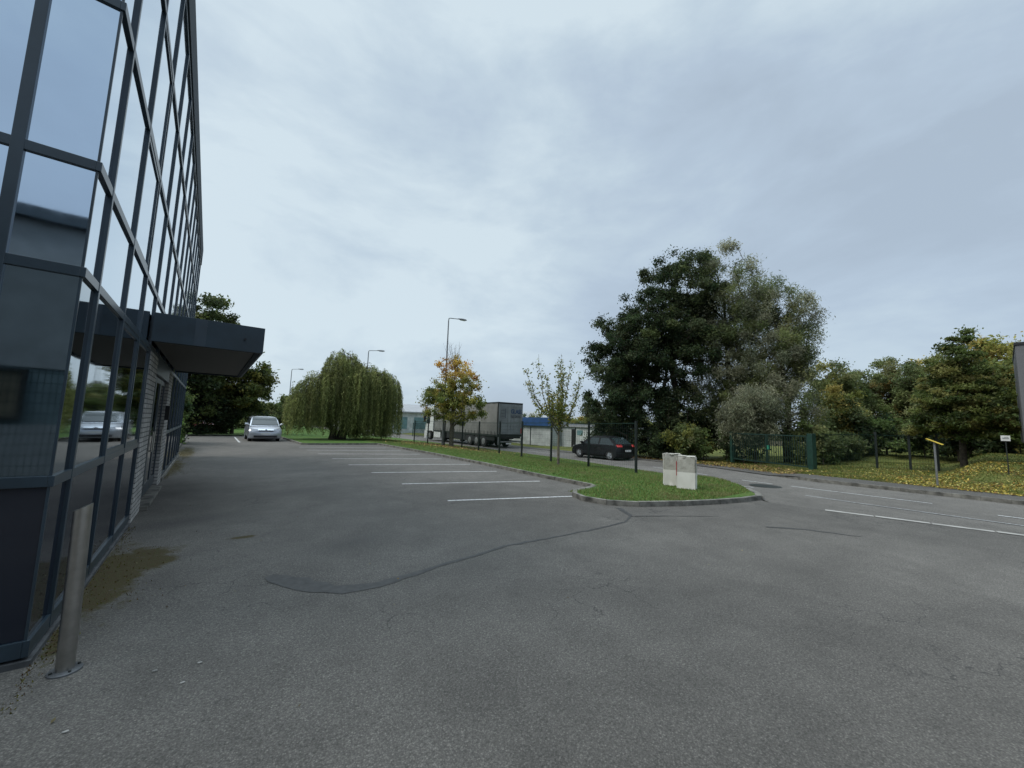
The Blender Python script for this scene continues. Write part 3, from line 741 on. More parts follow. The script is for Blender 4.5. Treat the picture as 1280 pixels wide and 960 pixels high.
# ------------------------------------------------------------------ street lamps
def lamp(x, y, z, h, rz, label):
    e = empty('street_lamp', (x, y, z), rz, label, 'street lamp', 'street lamps along the road')
    mb = MB(); mb.tube([(0, 0, -.1), (0, 0, 2.), (0, 0, h - .25), (.02, 0, h - .06), (.12, 0, h)], [.085, .075, .045, .043, .04], 10); mb.tube([(.12, 0, h), (.95, 0, h + .06)], [.035, .03], 8)
    mb.build('pole', M['lamp_grey'], e, smooth=50)
    hd = MB(); rows = [(.80, .03, .03), (.9, .07, .06), (1.1, .13, .09), (1.35, .16, .10), (1.55, .12, .07), (1.62, .05, .03)]; vs = []; n = 10
    for (xx, w, t) in rows:
        for k in range(n):
            a = 2 * PI * k / n; vs.append((xx, w * math.cos(a), h + .07 + t * math.sin(a) * (1 if math.sin(a) > 0 else .6)))
    hd.add(vs, [(i * n + k, i * n + (k + 1) % n, (i + 1) * n + (k + 1) % n, (i + 1) * n + k) for i in range(len(rows) - 1) for k in range(n)] + [tuple(range(n)), tuple((len(rows) - 1) * n + k for k in range(n))])
    h1 = hd.build('lamp_head', M['lamp_grey'], e, smooth=60)
    MB().box(1.05, 1.5, -.09, .09, h - .005, h + .035).build('lens', M['headlamp'], h1, bevel=.01)
lamp(14.62, 27.33, -.1, 10.1, math.radians(-4), 'tall grey street lamp rising behind the orange autumn tree')
lamp(12.71, 41.08, 0, 8.85, math.radians(-18), 'street lamp whose head shows just above the weeping willow')
lamp(9.2, 65.4, -.1, 8.8, math.radians(-25), 'far slim street lamp left of the weeping willow')

# ------------------------------------------------------------------ cars
def make_car(spec, bodymat, root, seed=1):
    Lc, Wd, Ht = spec['L'], spec['W'], spec['H']; hw = Wd / 2; belt = spec['belt']
    wr, wb, fo = spec['wr'], spec['wb'], spec['fo']          # wheel radius, wheelbase, front overhang; x runs to the nose = +Lc/2
    xf = Lc / 2 - fo; xr = xf - wb
    def arch(xc, n=9):
        R = wr + .055; return [(xc - R * math.cos(PI * k / n) * -1 * 1, .17 + 0 + max(0, (wr - .17) + R * math.sin(PI * k / n)) if 0 < k < n else .19) for k in range(n + 1)]
    prof = []
    prof += [(-Lc / 2 + .05, .24), (xr - wr - .06, .19)]
    prof += [(xr - (wr + .06) * math.cos(PI * k / 9), wr + (wr + .06) * math.sin(PI * k / 9) * .98) for k in range(0, 10)]
    prof += [(xf - (wr + .06) * math.cos(PI * k / 9), wr + (wr + .06) * math.sin(PI * k / 9) * .98) for k in range(0, 10)]
    prof += [(Lc / 2 - .10, .20)]
    prof += spec['nose'] + spec['hood'] + spec['tail']
    ys = [-1, -.965, -.80, -.45, 0, .45, .80, .965, 1]
    mb = MB(); n = len(prof); vs = []
    for f in ys:
        a = abs(f); cut = .16 * a ** 4; 
        for (x, z) in prof:
            xx = x
            if abs(x) > Lc / 2 - .55: xx = x - math.copysign(cut * (abs(x) - (Lc / 2 - .55)) / .55 * 1.3, x)
            zz = z
            if z > belt - .30: zz = z - .045 * a ** 6 - .02 * a * a
            yy = f * hw
            if a == 1: yy = f * (hw - .0); 
            if a > .95: yy -= math.copysign(.05 * max(0, (z - .75)) / .3, f)   # shoulder leans in
            vs.append((xx, yy, zz))
    m = len(ys)
    fs = [(j * n + i, j * n + (i + 1) % n, (j + 1) * n + (i + 1) % n, (j + 1) * n + i) for j in range(m - 1) for i in range(n)]
    fs += [tuple(range(n)), tuple((m - 1) * n + i for i in range(n))[::-1]]
    mb.add(vs, fs)
    # greenhouse
    (w0, w1, w2, w3), roof = spec['gh'], Ht
    bw, tw = hw - .06, hw - .20
    nr = 6
    def gp(t, side, u):     # t along base/top 0..1 (front..rear) , u height 0..1
        pass
    G = {}
    gv = []
    yy = [-1, -.9, -.5, 0, .5, .9, 1]
    # outline stations: (x,z) from windscreen base over the roof to rear base
    sts = [(w0, belt - .02, 0), (w0 + (w1 - w0) * .5, belt + (roof - belt) * .56, .5), (w1 + .04, roof - .05, .93), (w1 - .14, roof - .005, 1), ((w1 + w2) / 2, roof + .02, 1), (w2 + .14, roof - .015, 1), (w2 - .02, roof - .06, .93), (w2 + (w3 - w2) * .5, belt + (roof - belt) * .5, .5), (w3, belt - .02, 0)]
    for (x, z, k) in sts:
        wdt = bw + (tw - bw) * k
        for f in yy:
            gv.append((x - .05 * abs(f) ** 2 * (1 if x > 0 else -1) * (1 if k < 1 else 0), f * wdt, z - .05 * abs(f) ** 4 * (1 if k >= .9 else 0)))
    q = len(yy); gf = [(i * q + j, i * q + j + 1, (i + 1) * q + j + 1, (i + 1) * q + j) for i in range(len(sts) - 1) for j in range(q - 1)]
    # side closes
    gf += [tuple(i * q for i in range(len(sts))), tuple(i * q + q - 1 for i in range(len(sts)))[::-1]]
    mb.add(gv, gf)
    mb.build('body', bodymat, root, smooth=38)
    # glazing
    def sidept(x, z, s):
        k = max(0, min(1, (z - belt) / (roof - belt))); return (x, s * (bw + (tw - bw) * k + .006), z)
    zt, zb = roof - .115, belt + .02
    def xfr(z): return w0 + (w1 - w0) * (z - belt) / (roof - belt)
    def xre(z): return w3 + (w2 - w3) * (z - belt) / (roof - belt)
    for s in (-1, 1):
        for (u0, u1) in ((.10, .50), (.535, .93)):
            def X(u, z): a, b = xfr(z) - .05, xre(z) + .06; return a + (b - a) * u
            P = [sidept(X(u0, zb), zb, s), sidept(X(u1, zb), zb, s), sidept(X(u1, zt), zt, s), sidept(X(u0 + .05, zt), zt, s)]
            Q = [(p[0], p[1] - s * .012, p[2]) for p in P]
            MB().add(P + Q, [(0, 1, 2, 3), (4, 7, 6, 5), (0, 4, 5, 1), (1, 5, 6, 2), (2, 6, 7, 3), (3, 7, 4, 0)]).build('side_window', M['carglass'], root)
    for nm, (xa, xb) in (('windscreen', (w0, w1)), ('rear_window', (w3, w2))):
        s = 1 if nm == 'windscreen' else -1; R = []; rows = ((.08, .5, .90) if s > 0 else (.16, .5, .86)); wd = .93 if s > 0 else .86
        for u in rows:
            z = belt + (roof - belt) * u
            xm = xa + (xb - xa) * (.5 * u / .56 if u < .56 else .5 + .5 * (u - .56) / .40)
            wdt = (bw + (tw - bw) * u) * wd
            for f in (-1, -.5, 0, .5, 1): R.append((xm - .05 * f * f * s + s * .028, f * wdt, z + .006))
        fs2 = [(i * 5 + j, i * 5 + j + 1, (i + 1) * 5 + j + 1, (i + 1) * 5 + j) for i in range(2) for j in range(4)]
        R2 = [(x - .02 * s, y, z - .01) for x, y, z in R]
        e = [0, 1, 2, 3, 4, 9, 14, 13, 12, 11, 10, 5]
        MB().add(R + R2, fs2 + [tuple(15 + k for k in f)[::-1] for f in fs2] + [(a, b, b + 15, a + 15) for a, b in zip(e, e[1:] + e[:1])]).build(nm, M['carglass'], root, smooth=60)
    # wheels and dark liners
    for xc in (xf, xr):
        for s in (-1, 1):
            t = MB(); y1 = s * (hw - .02); y0 = s * (hw - .21)
            t.tube([(xc, y0, wr), (xc, y0 + s * .02, wr), (xc, y1 - s * .02, wr), (xc, y1, wr)], [wr - .03, wr, wr, wr - .03], 26)
            w = t.build('wheel', M['rubber'], root, smooth=40)
            rm = MB(); rm.tube([(xc, y1 - s * .01, wr), (xc, y1 + s * .006, wr)], wr * .60, 20)
            for k in range(5):
                a = 2 * PI * k / 5; rm.tube([(xc, y1 + s * .012, wr), (xc + math.cos(a) * wr * .62, y1 + s * .008, wr + math.sin(a) * wr * .62)], [.035, .025], 5)
            rm.build('rim', M['alloy'], w)
    lin = MB(); lin.box(-Lc / 2 + .2, Lc / 2 - .25, -hw + .22, hw - .22, .16, .40)
    for xc in (xf, xr): lin.box(xc - wr - .04, xc + wr + .04, -hw + .03, hw - .03, wr + .0, wr + .30)
    lin.build('underbody', M['dark'], root)
    # mirrors
    for s in (-1, 1):
        mr = MB(); x0 = w0 - .28; bm_ = [(x0 - .02, s * (bw + .02), belt + .03), (x0, s * (hw + .06), belt + .08), (x0 - .01, s * (hw + .19), belt + .10)]
        mr.tube(bm_, [.035, .075, .055], 8); mr.build('wing_mirror', bodymat, root, smooth=60)
    fx = Lc / 2
    for s in (-1, 1):
        hl = MB(); yo, yi = s * (hw - .09), s * (hw - .46)
        hz = spec['hlz']
        P = [(fx - .015, yi, hz - .06), (fx - .15, yo, hz - .03), (fx - .22, yo, hz + .10), (fx - .07, yi, hz + .06)]
        Q = [(x - .10, y, z) for x, y, z in P]
        hl.add(P + Q, [(0, 1, 2, 3), (4, 7, 6, 5), (0, 4, 5, 1), (1, 5, 6, 2), (2, 6, 7, 3), (3, 7, 4, 0)]); hl.build('headlight', M['headlamp'], root)
        tl = MB(); rz_ = spec['tlz']; P = [(-fx + .005, s * (hw - .36), rz_ - .055), (-fx + .13, s * (hw - .045), rz_ - .07), (-fx + .23, s * (hw - .035), rz_ + .05), (-fx + .05, s * (hw - .32), rz_ + .07)]
        Q = [(x + .08, y - s * .05, z) for x, y, z in P]
        tl.add(P + Q, [(0, 1, 2, 3), (4, 7, 6, 5), (0, 4, 5, 1), (1, 5, 6, 2), (2, 6, 7, 3), (3, 7, 4, 0)]); tl.build('taillight', M['redlamp'], root)
    MB().box(fx - .06, fx + .010, -.40, .40, hz - .05, hz + .005).build('grille', M['dark'], root)
    MB().box(fx - .12, fx + .015, -.62, .62, .26, .38).build('air_intake', M['dark'], root)
    MB().box(fx - .02, fx + .03, -.26, .26, .44, .55).build('number_plate', M['white'], root)
    MB().box(-fx - .02, -fx + .06, -.26, .26, spec['rpz'], spec['rpz'] + .11).build('number_plate', M['white'], root)
    for s in (-1, 1):
        for xd in (w1 - .45,):
            MB().box(xd - .09, xd + .09, s * (hw - .012) - .012, s * (hw - .012) + .012, belt - .17, belt - .145).build('door_handle', bodymat, root)
silver = empty('silver_car', (2.93, 30.75, 0), math.radians(-90) + math.radians(0), 'silver compact family car facing the camera in the last bay before the trees', 'car')
specA = dict(L=4.2, W=1.76, H=1.57, belt=.98, wr=.31, wb=2.58, fo=.84, gh=(1.28, .45, -1.55, -1.95), hlz=.70, tlz=.85, rpz=.6,
    nose=[(2.09, .30), (2.10, .52), (2.06, .68), (1.98, .76)], hood=[(1.80, .84), (1.4, .93), (1.15, .985)], tail=[(-1.9, 1.0), (-2.03, .92), (-2.08, .66), (-2.09, .40)])
make_car(specA, M['silver'], silver)
mb = MB(); mb.tube([(2.105, 0, .715), (2.12, 0, .715)], .06, 14); mb.build('badge', M['alloy'], silver)
blackc = empty('black_car', (19.63, 15.72, zr(15.7)), math.radians(90 - 2), 'black hatchback driving away behind the last mesh fence panel', 'car')
specB = dict(L=3.95, W=1.70, H=1.42, belt=.90, wr=.30, wb=2.46, fo=.80, gh=(1.12, .28, -1.10, -1.84), hlz=.66, tlz=.90, rpz=.56,
    nose=[(1.99, .30), (2.0, .50), (1.95, .64), (1.86, .72)], hood=[(1.65, .80), (1.3, .88), (1.0, .925)], tail=[(-1.80, .98), (-1.92, .92), (-1.97, .70), (-1.99, .40)])
make_car(specB, M['black'], blackc)
redc = empty('red_car', (-.2, 41.5, .05), math.radians(-70), 'dark red car mostly hidden in the shade left of the silver car', 'car')
make_car(specB, M['redcar'], redc)

# ------------------------------------------------------------------ lorry
PHI = math.radians(4.3)
truck = empty('articulated_lorry', (20.27 + 8.25 * math.sin(PHI), 25.95 + 8.25 * math.cos(PHI), -.48), PI / 2 - PHI, 'grey curtain sided articulated lorry with white cab driving away on the road', 'lorry')
RX = -8.25      # rear face x (nose = +x)
def tp(mb, nm, mt, par=truck, **k): return mb.build(nm, mt, par, **k)
mb = MB(); w = 1.265; x0, x1 = RX + .06, RX + 13.6; nseg = 60
for s in (-1, 1):      # gently billowed curtain
    vs = []
    for i in range(nseg + 1):
        x = x0 + .08 + (x1 - .1 - x0 - .08) * i / nseg
        for k in range(7):
            z = 1.15 + (3.78 - 1.15) * k / 6; b = .012 * math.sin(x * 5.2) + .02 * math.sin(PI * k / 6) + .006 * math.sin(x * 17)
            vs.append((x, s * (w - .012 + b), z))
    mb.add(vs, [(i * 7 + k, (i + 1) * 7 + k, (i + 1) * 7 + k + 1, i * 7 + k + 1) for i in range(nseg) for k in range(6)])
mb.box(x0 + .08, x1 - .1, -w + .04, w - .04, 1.14, 3.79)
cur = tp(mb, 'trailer_curtain', M['curtain'], smooth=50)
mb = MB(); mb.box(x0, x1, -w - .01, w + .01, 3.79, 3.90); mb.box(x0, x0 + .075, -w, w, 1.1, 3.79); mb.box(x1 - .09, x1, -w, w, 1.1, 3.79); mb.box(x0, x1, -w, w, 1.0, 1.13)
tp(mb, 'trailer_frame', M['darkmetal'], bevel=.008)
mb = MB()
for k in range(22):
    x = x0 + .4 + k * .6
    for s in (-1, 1): mb.box(x - .02, x + .02, s * (w + .02) - .006, s * (w + .02) + .006, 1.08, 1.42)
tp(mb, 'buckle_straps', M['darkmetal'], cur)
for s in (-1, 1):
    mb = MB(); a, b = (0.01, 1.21) if s > 0 else (-1.21, -.01)
    mb.box(RX, RX + .05, a, b, 1.2, 3.74); mb.box(RX - .012, RX, a + .04, b - .04, 2.34, 2.40); mb.box(RX - .012, RX, a + .04, b - .04, 3.5, 3.54)
    dr = tp(mb, 'rear_door', M['trailerdoor'], bevel=.006)
    m2 = MB()
    for y in (s * .32, s * .95): m2.tube([(RX - .03, y, 1.22), (RX - .03, y, 3.72)], .013, 6)
    m2.build('lock_bar', M['galv'], dr)
    MB().box(RX - .014, RX, s * 1.10 - .05, s * 1.10 + .05, 1.28, 1.72).build('marker_panel', M['redlamp' if s < 0 else 'orange'], dr)
mb = MB(); mb.box(RX - .012, RX - .004, .52, .60, 2.55, 3.35)
for k in range(7): mb.box(RX - .012, RX - .004, .62, 1.02, 2.55 + k * .12, 2.57 + k * .12 + (.03 if k % 2 else 0))
mb.box(RX - .012, RX - .004, 1.04, 1.06, 2.55, 3.35)
tp(mb, 'printed_emblem', M['grey_letter'])
def text(body, size, loc, parent, mat, rot, name='lettering', ext=.004, bold=0.):
    cu = bpy.data.curves.new(name, 'FONT'); cu.body = body; cu.size = size; cu.extrude = ext; cu.offset = bold; cu.align_x = 'LEFT'
    cu.materials.append(mat); t = bpy.data.objects.new(name, cu); COL.objects.link(t)
    bpy.context.view_layer.update(); me = bpy.data.meshes.new_from_object(t.evaluated_get(bpy.context.evaluated_depsgraph_get())); bpy.data.objects.remove(t)
    o = bpy.data.objects.new(name, me); COL.objects.link(o); o.parent = parent; o.location = loc; o.rotation_euler = rot; return o
trot = (PI / 2, 0, -PI / 2)
text('GLASS', .50, (RX - .02, -.02 + .02, 2.98), truck, M['navy'], trot, bold=.012).scale = (.78, 1, 1)
text('REGION', .30, (RX - .02, 0, 2.62), truck, M['grey_letter'], trot, bold=.008).scale = (.95, 1, 1)
mb = MB(); mb.box(RX + .3, RX + 13.2, -.55, .55, .78, 1.0); mb.box(RX + .15, RX + 13.2, -1.2, -1.12, .5, .62); mb.box(RX + 4.2, RX + 8.8, -1.22, 1.22, .42, .95); mb.box(RX + .1, RX + 5.5, -1.1, 1.1, .85, 1.0)
mb.box(RX + 5.9, RX + 10.2, -1.23, -1.19, .45, 1.0); mb.box(RX + 5.9, RX + 10.2, 1.19, 1.23, .45, 1.0); mb.box(RX + .6, RX + 10.2, 1.17, 1.185, .62, 1.0)
tp(mb, 'chassis', M['dark'])
mb = MB(); mb.box(RX - .02, RX + .08, -1.2, 1.2, .52, .62); mb.box(RX + .0, RX + .06, -1.22, -1.12, .3, .95); mb.box(RX + .0, RX + .06, 1.12, 1.22, .3, .95)
tp(mb, 'rear_bumper', M['galv'])
MB().box(RX - .03, RX - .021, -.10, .42, .36, .48).build('number_plate', M['white'], truck)
def twheel(x, y, r=.50):
    s = 1 if y > 0 else -1
    t = MB(); t.tube([(x, y - s * .32, r), (x, y - s * .30, r), (x, y - s * .02, r), (x, y, r)], [r - .05, r, r, r - .05], 24)
    o = tp(t, 'wheel', M['rubber'], smooth=40)
    m2 = MB(); m2.tube([(x, y - s * .01, r), (x, y + s * .005, r), (x, y + s * .03, r)], [.29, .28, .12], 18); m2.build('rim', M['galv'], o)
for x in (RX + 2.4, RX + 3.7, RX + 5.0, RX + 11.0, RX + 14.9):
    for y in (-1.24, 1.24): twheel(x, y)
cx0, cx1 = RX + 14.0, RX + 16.3
prof = [(cx0, .9), (cx0, 3.75), (cx0 + .35, 3.88), (cx1 - .75, 3.62), (cx1 - .28, 2.65), (cx1 - .02, 1.75), (cx1, .95), (cx1 - .05, .38), (cx1 - .55, .36), (cx1 - .6, 1.0), (cx0 + .35, 1.02)]
mb = MB(); mb.prism(prof, 1, -1.22, 1.22); cab = tp(mb, 'cab', M['white'], bevel=.03)
for s in (-1, 1):
    m2 = MB(); y = s * 1.235; m2.prism([(cx1 - 1.35, 1.85), (cx1 - .32, 1.85), (cx1 - .5, 2.6), (cx1 - 1.35, 2.65)], 1, y - .012, y + .012); m2.build('side_window', M['carglass'], cab)
    MB().box(RX + 11.9, RX + 13.7, s * 1.0 - .22, s * 1.0 + .22, .35, .98).build('fuel_tank', M['white'], truck, bevel=.03)
    m2 = MB(); m2.box(cx1 - .25, cx1 - .05, s * 1.42 - .12, s * 1.42 + .12, 2.0, 2.75); m2.build('wing_mirror', M['dark'], cab, bevel=.02)
MB().prism([(cx1 - .02, 1.78), (cx1 + .01, 1.80), (cx1 - .25, 2.68), (cx1 - .30, 2.66)], 1, -1.1, 1.1).build('windscreen', M['carglass'], cab)
MB().prism([(cx0 - .55, 2.0), (cx0 - .02, 1.0), (cx0 - .02, 3.7), (cx0 - .3, 3.6)], 1, -1.15, 1.15).build('air_deflector', M['dark'], truck)

# trailer end at the right edge
tr2 = empty('box_trailer', (24.9, -1.86, .45), math.radians(0), 'tall grey box trailer parked at the edge of the leafy bank', 'trailer')
mb = MB(); mb.box(-2.5, 2.4, -10, 1.45, 1.05, 4.52); mb.build('box', simple('trailer_grey', (.13, .13, .138), .6, var=.12, scale=1.), tr2, bevel=.03)
mb = MB(); mb.box(-2.53, 2.43, -10, 1.47, 4.52, 4.62); mb.box(-2.53, -2.47, 1.12, 1.22, 1.05, 4.5); mb.build('trim', M['dark'], tr2)
mb = MB(); mb.box(-2.4, 2.3, -9.8, 1.3, .75, 1.04); mb.build('chassis', M['dark'], tr2)
mb = MB(); mb.box(-2.5, -2.4, 1.3, 1.42, -.1, 1.04); mb.build('landing_leg', M['galv'], tr2)
for y in (-1.3, -2.6):
    mb = MB(); mb.tube([(-2.45, y, .5), (-2.43, y, .5), (-2.1, y, .5), (-2.08, y, .5)], [.45, .5, .5, .45], 24); o = mb.build('wheel', M['rubber'], tr2, smooth=40)
    mb = MB(); mb.tube([(-2.47, y, .5), (-2.44, y, .5)], .28, 16); mb.build('rim', M['white'], o)

# ------------------------------------------------------------------ far buildings
u1 = empty('industrial_unit', (27, 30, -.5), 0, 'low white industrial unit topped by a bright blue fascia', 'building')
MB().box(0, 7, -2.2, 6.5, 0, 2.12).build('wall', M['offwhite'], u1); MB().box(-.15, 7, -2.3, 6.6, 2.13, 2.30).build('eave_band', M['roofgrey'], u1); MB().box(-.25, -.155, -2.35, 6.6, 2.0, 2.86).build('fascia', M['bluef'], u1)
u2 = empty('white_annex', (28.2, 22, -.5), 0, 'low white annex with small blue window next to the blue fascia unit', 'building')
MB().box(0, 7, -1.5, 5.7, 0, 2.0).build('wall', M['offwhite'], u2); MB().box(-.15, 7, -1.6, 5.78, 2.0, 2.2).build('roof', M['roofgrey'], u2)
MB().box(-.03, 0.01, 2.9, 3.6, 1.25, 1.7).build('window', M['teal'], u2); MB().box(-.03, 0.01, 3.9, 4.3, .0, 1.8).build('door', M['dark'], u2)
MB().box(-.03, 0.01, .2, .8, 1.1, 1.7).build('window', M['dark'], u2)
f5 = empty('mesh_fence', (0, 0, 0), 0, 'row of dark fence posts in front of the white industrial unit', 'fence')
PP = [(25.4, 35.5), (25.5, 32.5), (25.7, 29.6), (25.9, 26.8), (26.2, 24.0), (26.6, 21.2)]; PP = [(x, y, verge_z(x, y)) for x, y in PP]
for p in PP: post_obj(p, 1.9, f5, .07)
for p, q in zip(PP, PP[1:]): panel_obj(p, q, 1.85, f5, step=.2)
wh = empty('warehouse', (26, 72, -1.0), 0, 'long pale warehouse with a grey sheet roof behind the willow', 'building')
MB().box(0, 60, 0, 40, 0, 4.1).build('wall', M['offwhite'], wh)
MB().prism([(-.3, 4.1), (-.3, 4.35), (12, 6.3), (24, 4.35), (24, 4.1)], 0, -.5, 60).build('roof', M['roofgrey'], wh)
for k in range(6): MB().box(2 + k * 4., 4.6 + k * 4., -.05, .0, 1.0, 3.3).build('window', M['teal'], wh)
for k in range(4): MB().box(-.05, .0, 3 + k * 5., 5.2 + k * 5., 1.6, 2.9).build('window', M['teal'], wh)
f6 = empty('mesh_fence', (0, 0, 0), 0, 'dark green fence around the far warehouse yard', 'fence')
PP = [(24.8 + i * 2.5, 56 - i * .9, verge_z(25, 56)) for i in range(6)]
for p in PP: post_obj(p, 2.0, f6, .09, mat='green')
for p, q in zip(PP, PP[1:]): panel_obj(p, q, 1.95, f6, step=.12, r=.012)
cabn = empty('utility_cabinet', (22.6, 46.5, verge_z(25.6, 46.5)), .3, 'small white utility cabinet on the verge beside the willow', 'cabinet')
MB().box(-.35, .35, -.2, .2, 0, 1.05).build('housing', M['white'], cabn, bevel=.02); MB().box(-.38, .38, -.23, .23, 1.05, 1.1).build('lid', M['concrete'], cabn)

# ------------------------------------------------------------------ trees
SEED = {}
def rand_unit(n):
    v = RNG.normal(size=(n, 3)); return v / np.linalg.norm(v, axis=1)[:, None]
def leaf_quads(C, size, droop=0., aspect=.55):
    n = len(C); d = rand_unit(n); d[:, 2] = d[:, 2] * (1 - droop) - droop * 1.6; d /= np.linalg.norm(d, axis=1)[:, None]
    b = np.cross(d, rand_unit(n)); b /= np.linalg.norm(b, axis=1)[:, None] + 1e-9
    s = size * RNG.uniform(.6, 1.35, (n, 1)); u = d * s; w = b * s * aspect
    return np.stack([C - u, C - w * .9, C + u, C + w * .9], 1).reshape(-1, 3)
def tree(name, label, cat, loc, lobes, nclump, nleaf, leaf, cols, group=None, trunk_h=1.2, r0=.12, crad=(.35, .7), shell=.45, bark='bark', droop=0., aspect=.55, lean=(0, 0), split=0, colfn=None, flat=.75, stems=1, twig=.006):
    global RNG
    RNG = np.random.default_rng(zlib.crc32(label.encode()) + SEED.get(label[:12], 0)); e = empty(name, loc, 0, label, cat, group)
    w = np.array([l[3] * l[4] * l[5] for l in lobes]); w = w / w.sum()
    li = RNG.choice(len(lobes), nclump, p=w); d = rand_unit(nclump); r = RNG.uniform(0, 1, nclump) ** shell * .93
    A = np.array(lobes); C = A[li, :3] + d * r[:, None] * A[li, 3:6]
    C[:, 2] = np.maximum(C[:, 2], .25)
    # growth: connect every clump to the nearest node already grown
    nodes = []; par = []
    for k in range(stems):
        a = 2 * PI * k / max(1, stems); off = (0 if stems == 1 else .35 + .1 * k)
        bx, by = off * math.cos(a), off * math.sin(a); last = -1
        for t in (0, .35, .7, 1):
            nodes.append((bx + lean[0] * t, by + lean[1] * t, trunk_h * t - (.1 if t == 0 else 0))); par.append(last); last = len(nodes) - 1
    top = max(C[:, 2]); cxm, cym = C[:, 0].mean(), C[:, 1].mean()
    for t in (.2, .4, .6, .8):
        nodes.append((nodes[3][0] + (cxm - nodes[3][0]) * t + RNG.normal(0, .12), nodes[3][1] + (cym - nodes[3][1]) * t + RNG.normal(0, .12), trunk_h + (top * .93 - trunk_h) * t)); par.append(3 if t == .2 else len(nodes) - 2)
    order = np.argsort(np.hypot(C[:, 0] - nodes[3][0], C[:, 1] - nodes[3][1]) + .5 * np.abs(C[:, 2] - trunk_h))
    for i in order:
        c = C[i]; NN = np.array(nodes); dd = np.linalg.norm(NN - c, axis=1) + 1.2 * np.maximum(0, NN[:, 2] - c[2] + .1) + 100 * (NN[:, 2] < trunk_h * .6)
        j = int(np.argmin(dd)); p = NN[j]
        mid = p * .5 + c * .5 + RNG.normal(0, .06, 3) + np.array([0, 0, .06 * np.linalg.norm(c - p)])
        nodes.append(tuple(mid)); par.append(j); nodes.append(tuple(c)); par.append(len(nodes) - 2)
    cnt = [1] * len(nodes)
    for i in range(len(nodes) - 1, 0, -1):
        if par[i] >= 0: cnt[par[i]] += cnt[i]
    mx = cnt[0]; rad = [max(twig, r0 * (c / mx) ** .5) for c in cnt]
    mb = MB()
    for i in range(len(nodes)):
        if par[i] >= 0:
            ra = rad[par[i]] if par[par[i]] >= 0 else rad[par[i]] * 1.25
            mb.tube([nodes[par[i]], nodes[i]], [min(ra, rad[i] * 1.5), rad[i]], 7 if rad[i] > .04 else 4, cap=False)
    mb.build('trunk', M[bark], e, smooth=80)
    per = RNG.multinomial(nleaf, RNG.dirichlet(np.ones(nclump) * 3)); idx = np.repeat(np.arange(nclump), per)
    cr = RNG.uniform(crad[0], crad[1], nclump)
    off = RNG.normal(0, .42, (nleaf, 3)) * cr[idx][:, None]; off[:, 2] *= flat
    if droop: off[:, 2] -= np.abs(RNG.normal(0, droop, nleaf)) * cr[idx]
    P = C[idx] + off; P[:, 2] = np.maximum(P[:, 2], .04)
    cc = np.array(cols); ct = cc[RNG.integers(0, len(cc), nclump)] * RNG.uniform(.7, 1.3, (nclump, 1))
    if colfn is not None: ct = np.array([colfn(c, t) for c, t in zip(C, ct)])
    lc = ct[idx] * RNG.uniform(.72, 1.28, (nleaf, 1)) + RNG.normal(0, .004, (nleaf, 3)); lc = np.clip(lc * 1.2, .004, 1)
    np_mesh('crown', leaf_quads(P, leaf, droop * .6, aspect), 4, M['leaf'], e, lc)
    return e
DK = [(.034, .052, .022), (.046, .066, .028), (.026, .040, .018), (.064, .080, .038)]
OL = [(.115, .142, .055), (.15, .172, .068), (.09, .115, .046), (.19, .195, .085)]
GY = [(.165, .175, .11), (.21, .215, .14), (.13, .145, .09), (.25, .25, .165)]
YG = [(.22, .225, .06), (.27, .25, .07), (.17, .19, .055), (.31, .25, .07)]
MG = [(.08, .115, .038), (.105, .145, .045), (.14, .17, .06)]
BR = [(.26, .20, .075), (.29, .21, .07), (.20, .17, .07), (.15, .15, .065)]
def vz(x, y): return H(x, y) - .02
big = 'large trees across the road behind the gate'
tree('alder_tree', 'darkest broad tree standing behind the black car', 'tree', (21.8 + 1, 15.8, vz(22.8, 15.8)), [(0, .6, 6.2, 2.8, 3.2, 3.3), (-.2, 1.6, 3.2, 2.4, 2.6, 2.8), (.2, -.4, 8.8, 2.1, 2.4, 2.8), (.1, 1.2, 8.6, 2.1, 2.1, 2.5), (-.1, .2, 3.6, 2.5, 3.2, 2.8)], 330, 88000, .078, DK, big, 2.0, .20, (.32, .68), .5, stems=2)
tree('alder_tree', 'tallest dark green tree left of the pale willow crown', 'tree', (25.1, 14.2, vz(25, 14.2)), [(0, -.4, 11.0, 2.6, 3.3, 3.8), (0, -.2, 7.4, 3.0, 3.6, 3.8), (0, .2, 3.6, 2.6, 3.0, 2.9)], 360, 98000, .08, DK + DK + OL[:1], big, 2.4, .22, (.35, .7), .5, stems=2)
tree('willow_tree', 'tallest olive grey willow in the middle of the big tree group', 'tree', (26.8, 11.1, vz(26.8, 11.1)), [(0, .3, 11.6, 2.5, 2.9, 3.4), (0, .2, 8.4, 2.9, 3.2, 4.2), (0, 0, 4.4, 2.8, 2.9, 3.4)], 340, 98000, .085, OL + OL + GY, big, 2.0, .20, (.35, .75), .5, droop=.5, aspect=.28, stems=2)
tree('willow_tree', 'grey green willow with drooping shoots at the right of the group', 'tree', (26.6, 7.9, vz(26.6, 7.9)), [(0, .3, 7.9, 2.2, 2.5, 3.2), (0, .2, 4.6, 2.5, 2.5, 3.5), (0, .8, 9.8, 1.6, 1.8, 2.0)], 270, 80000, .082, OL + GY, big, 1.6, .17, (.3, .7), .5, droop=.7, aspect=.25, stems=2)
tree('silver_willow', 'silvery low willow bush hanging over the dark gate', 'tree', (23.6, 8.6, vz(23.6, 8.6)), [(0, 0, 3.2, 1.5, 1.8, 1.6), (.1, .5, 2.2, 1.4, 1.6, 1.1)], 120, 26000, .085, GY, big, 1.0, .09, (.3, .6), .5, droop=.8, aspect=.25, stems=3)
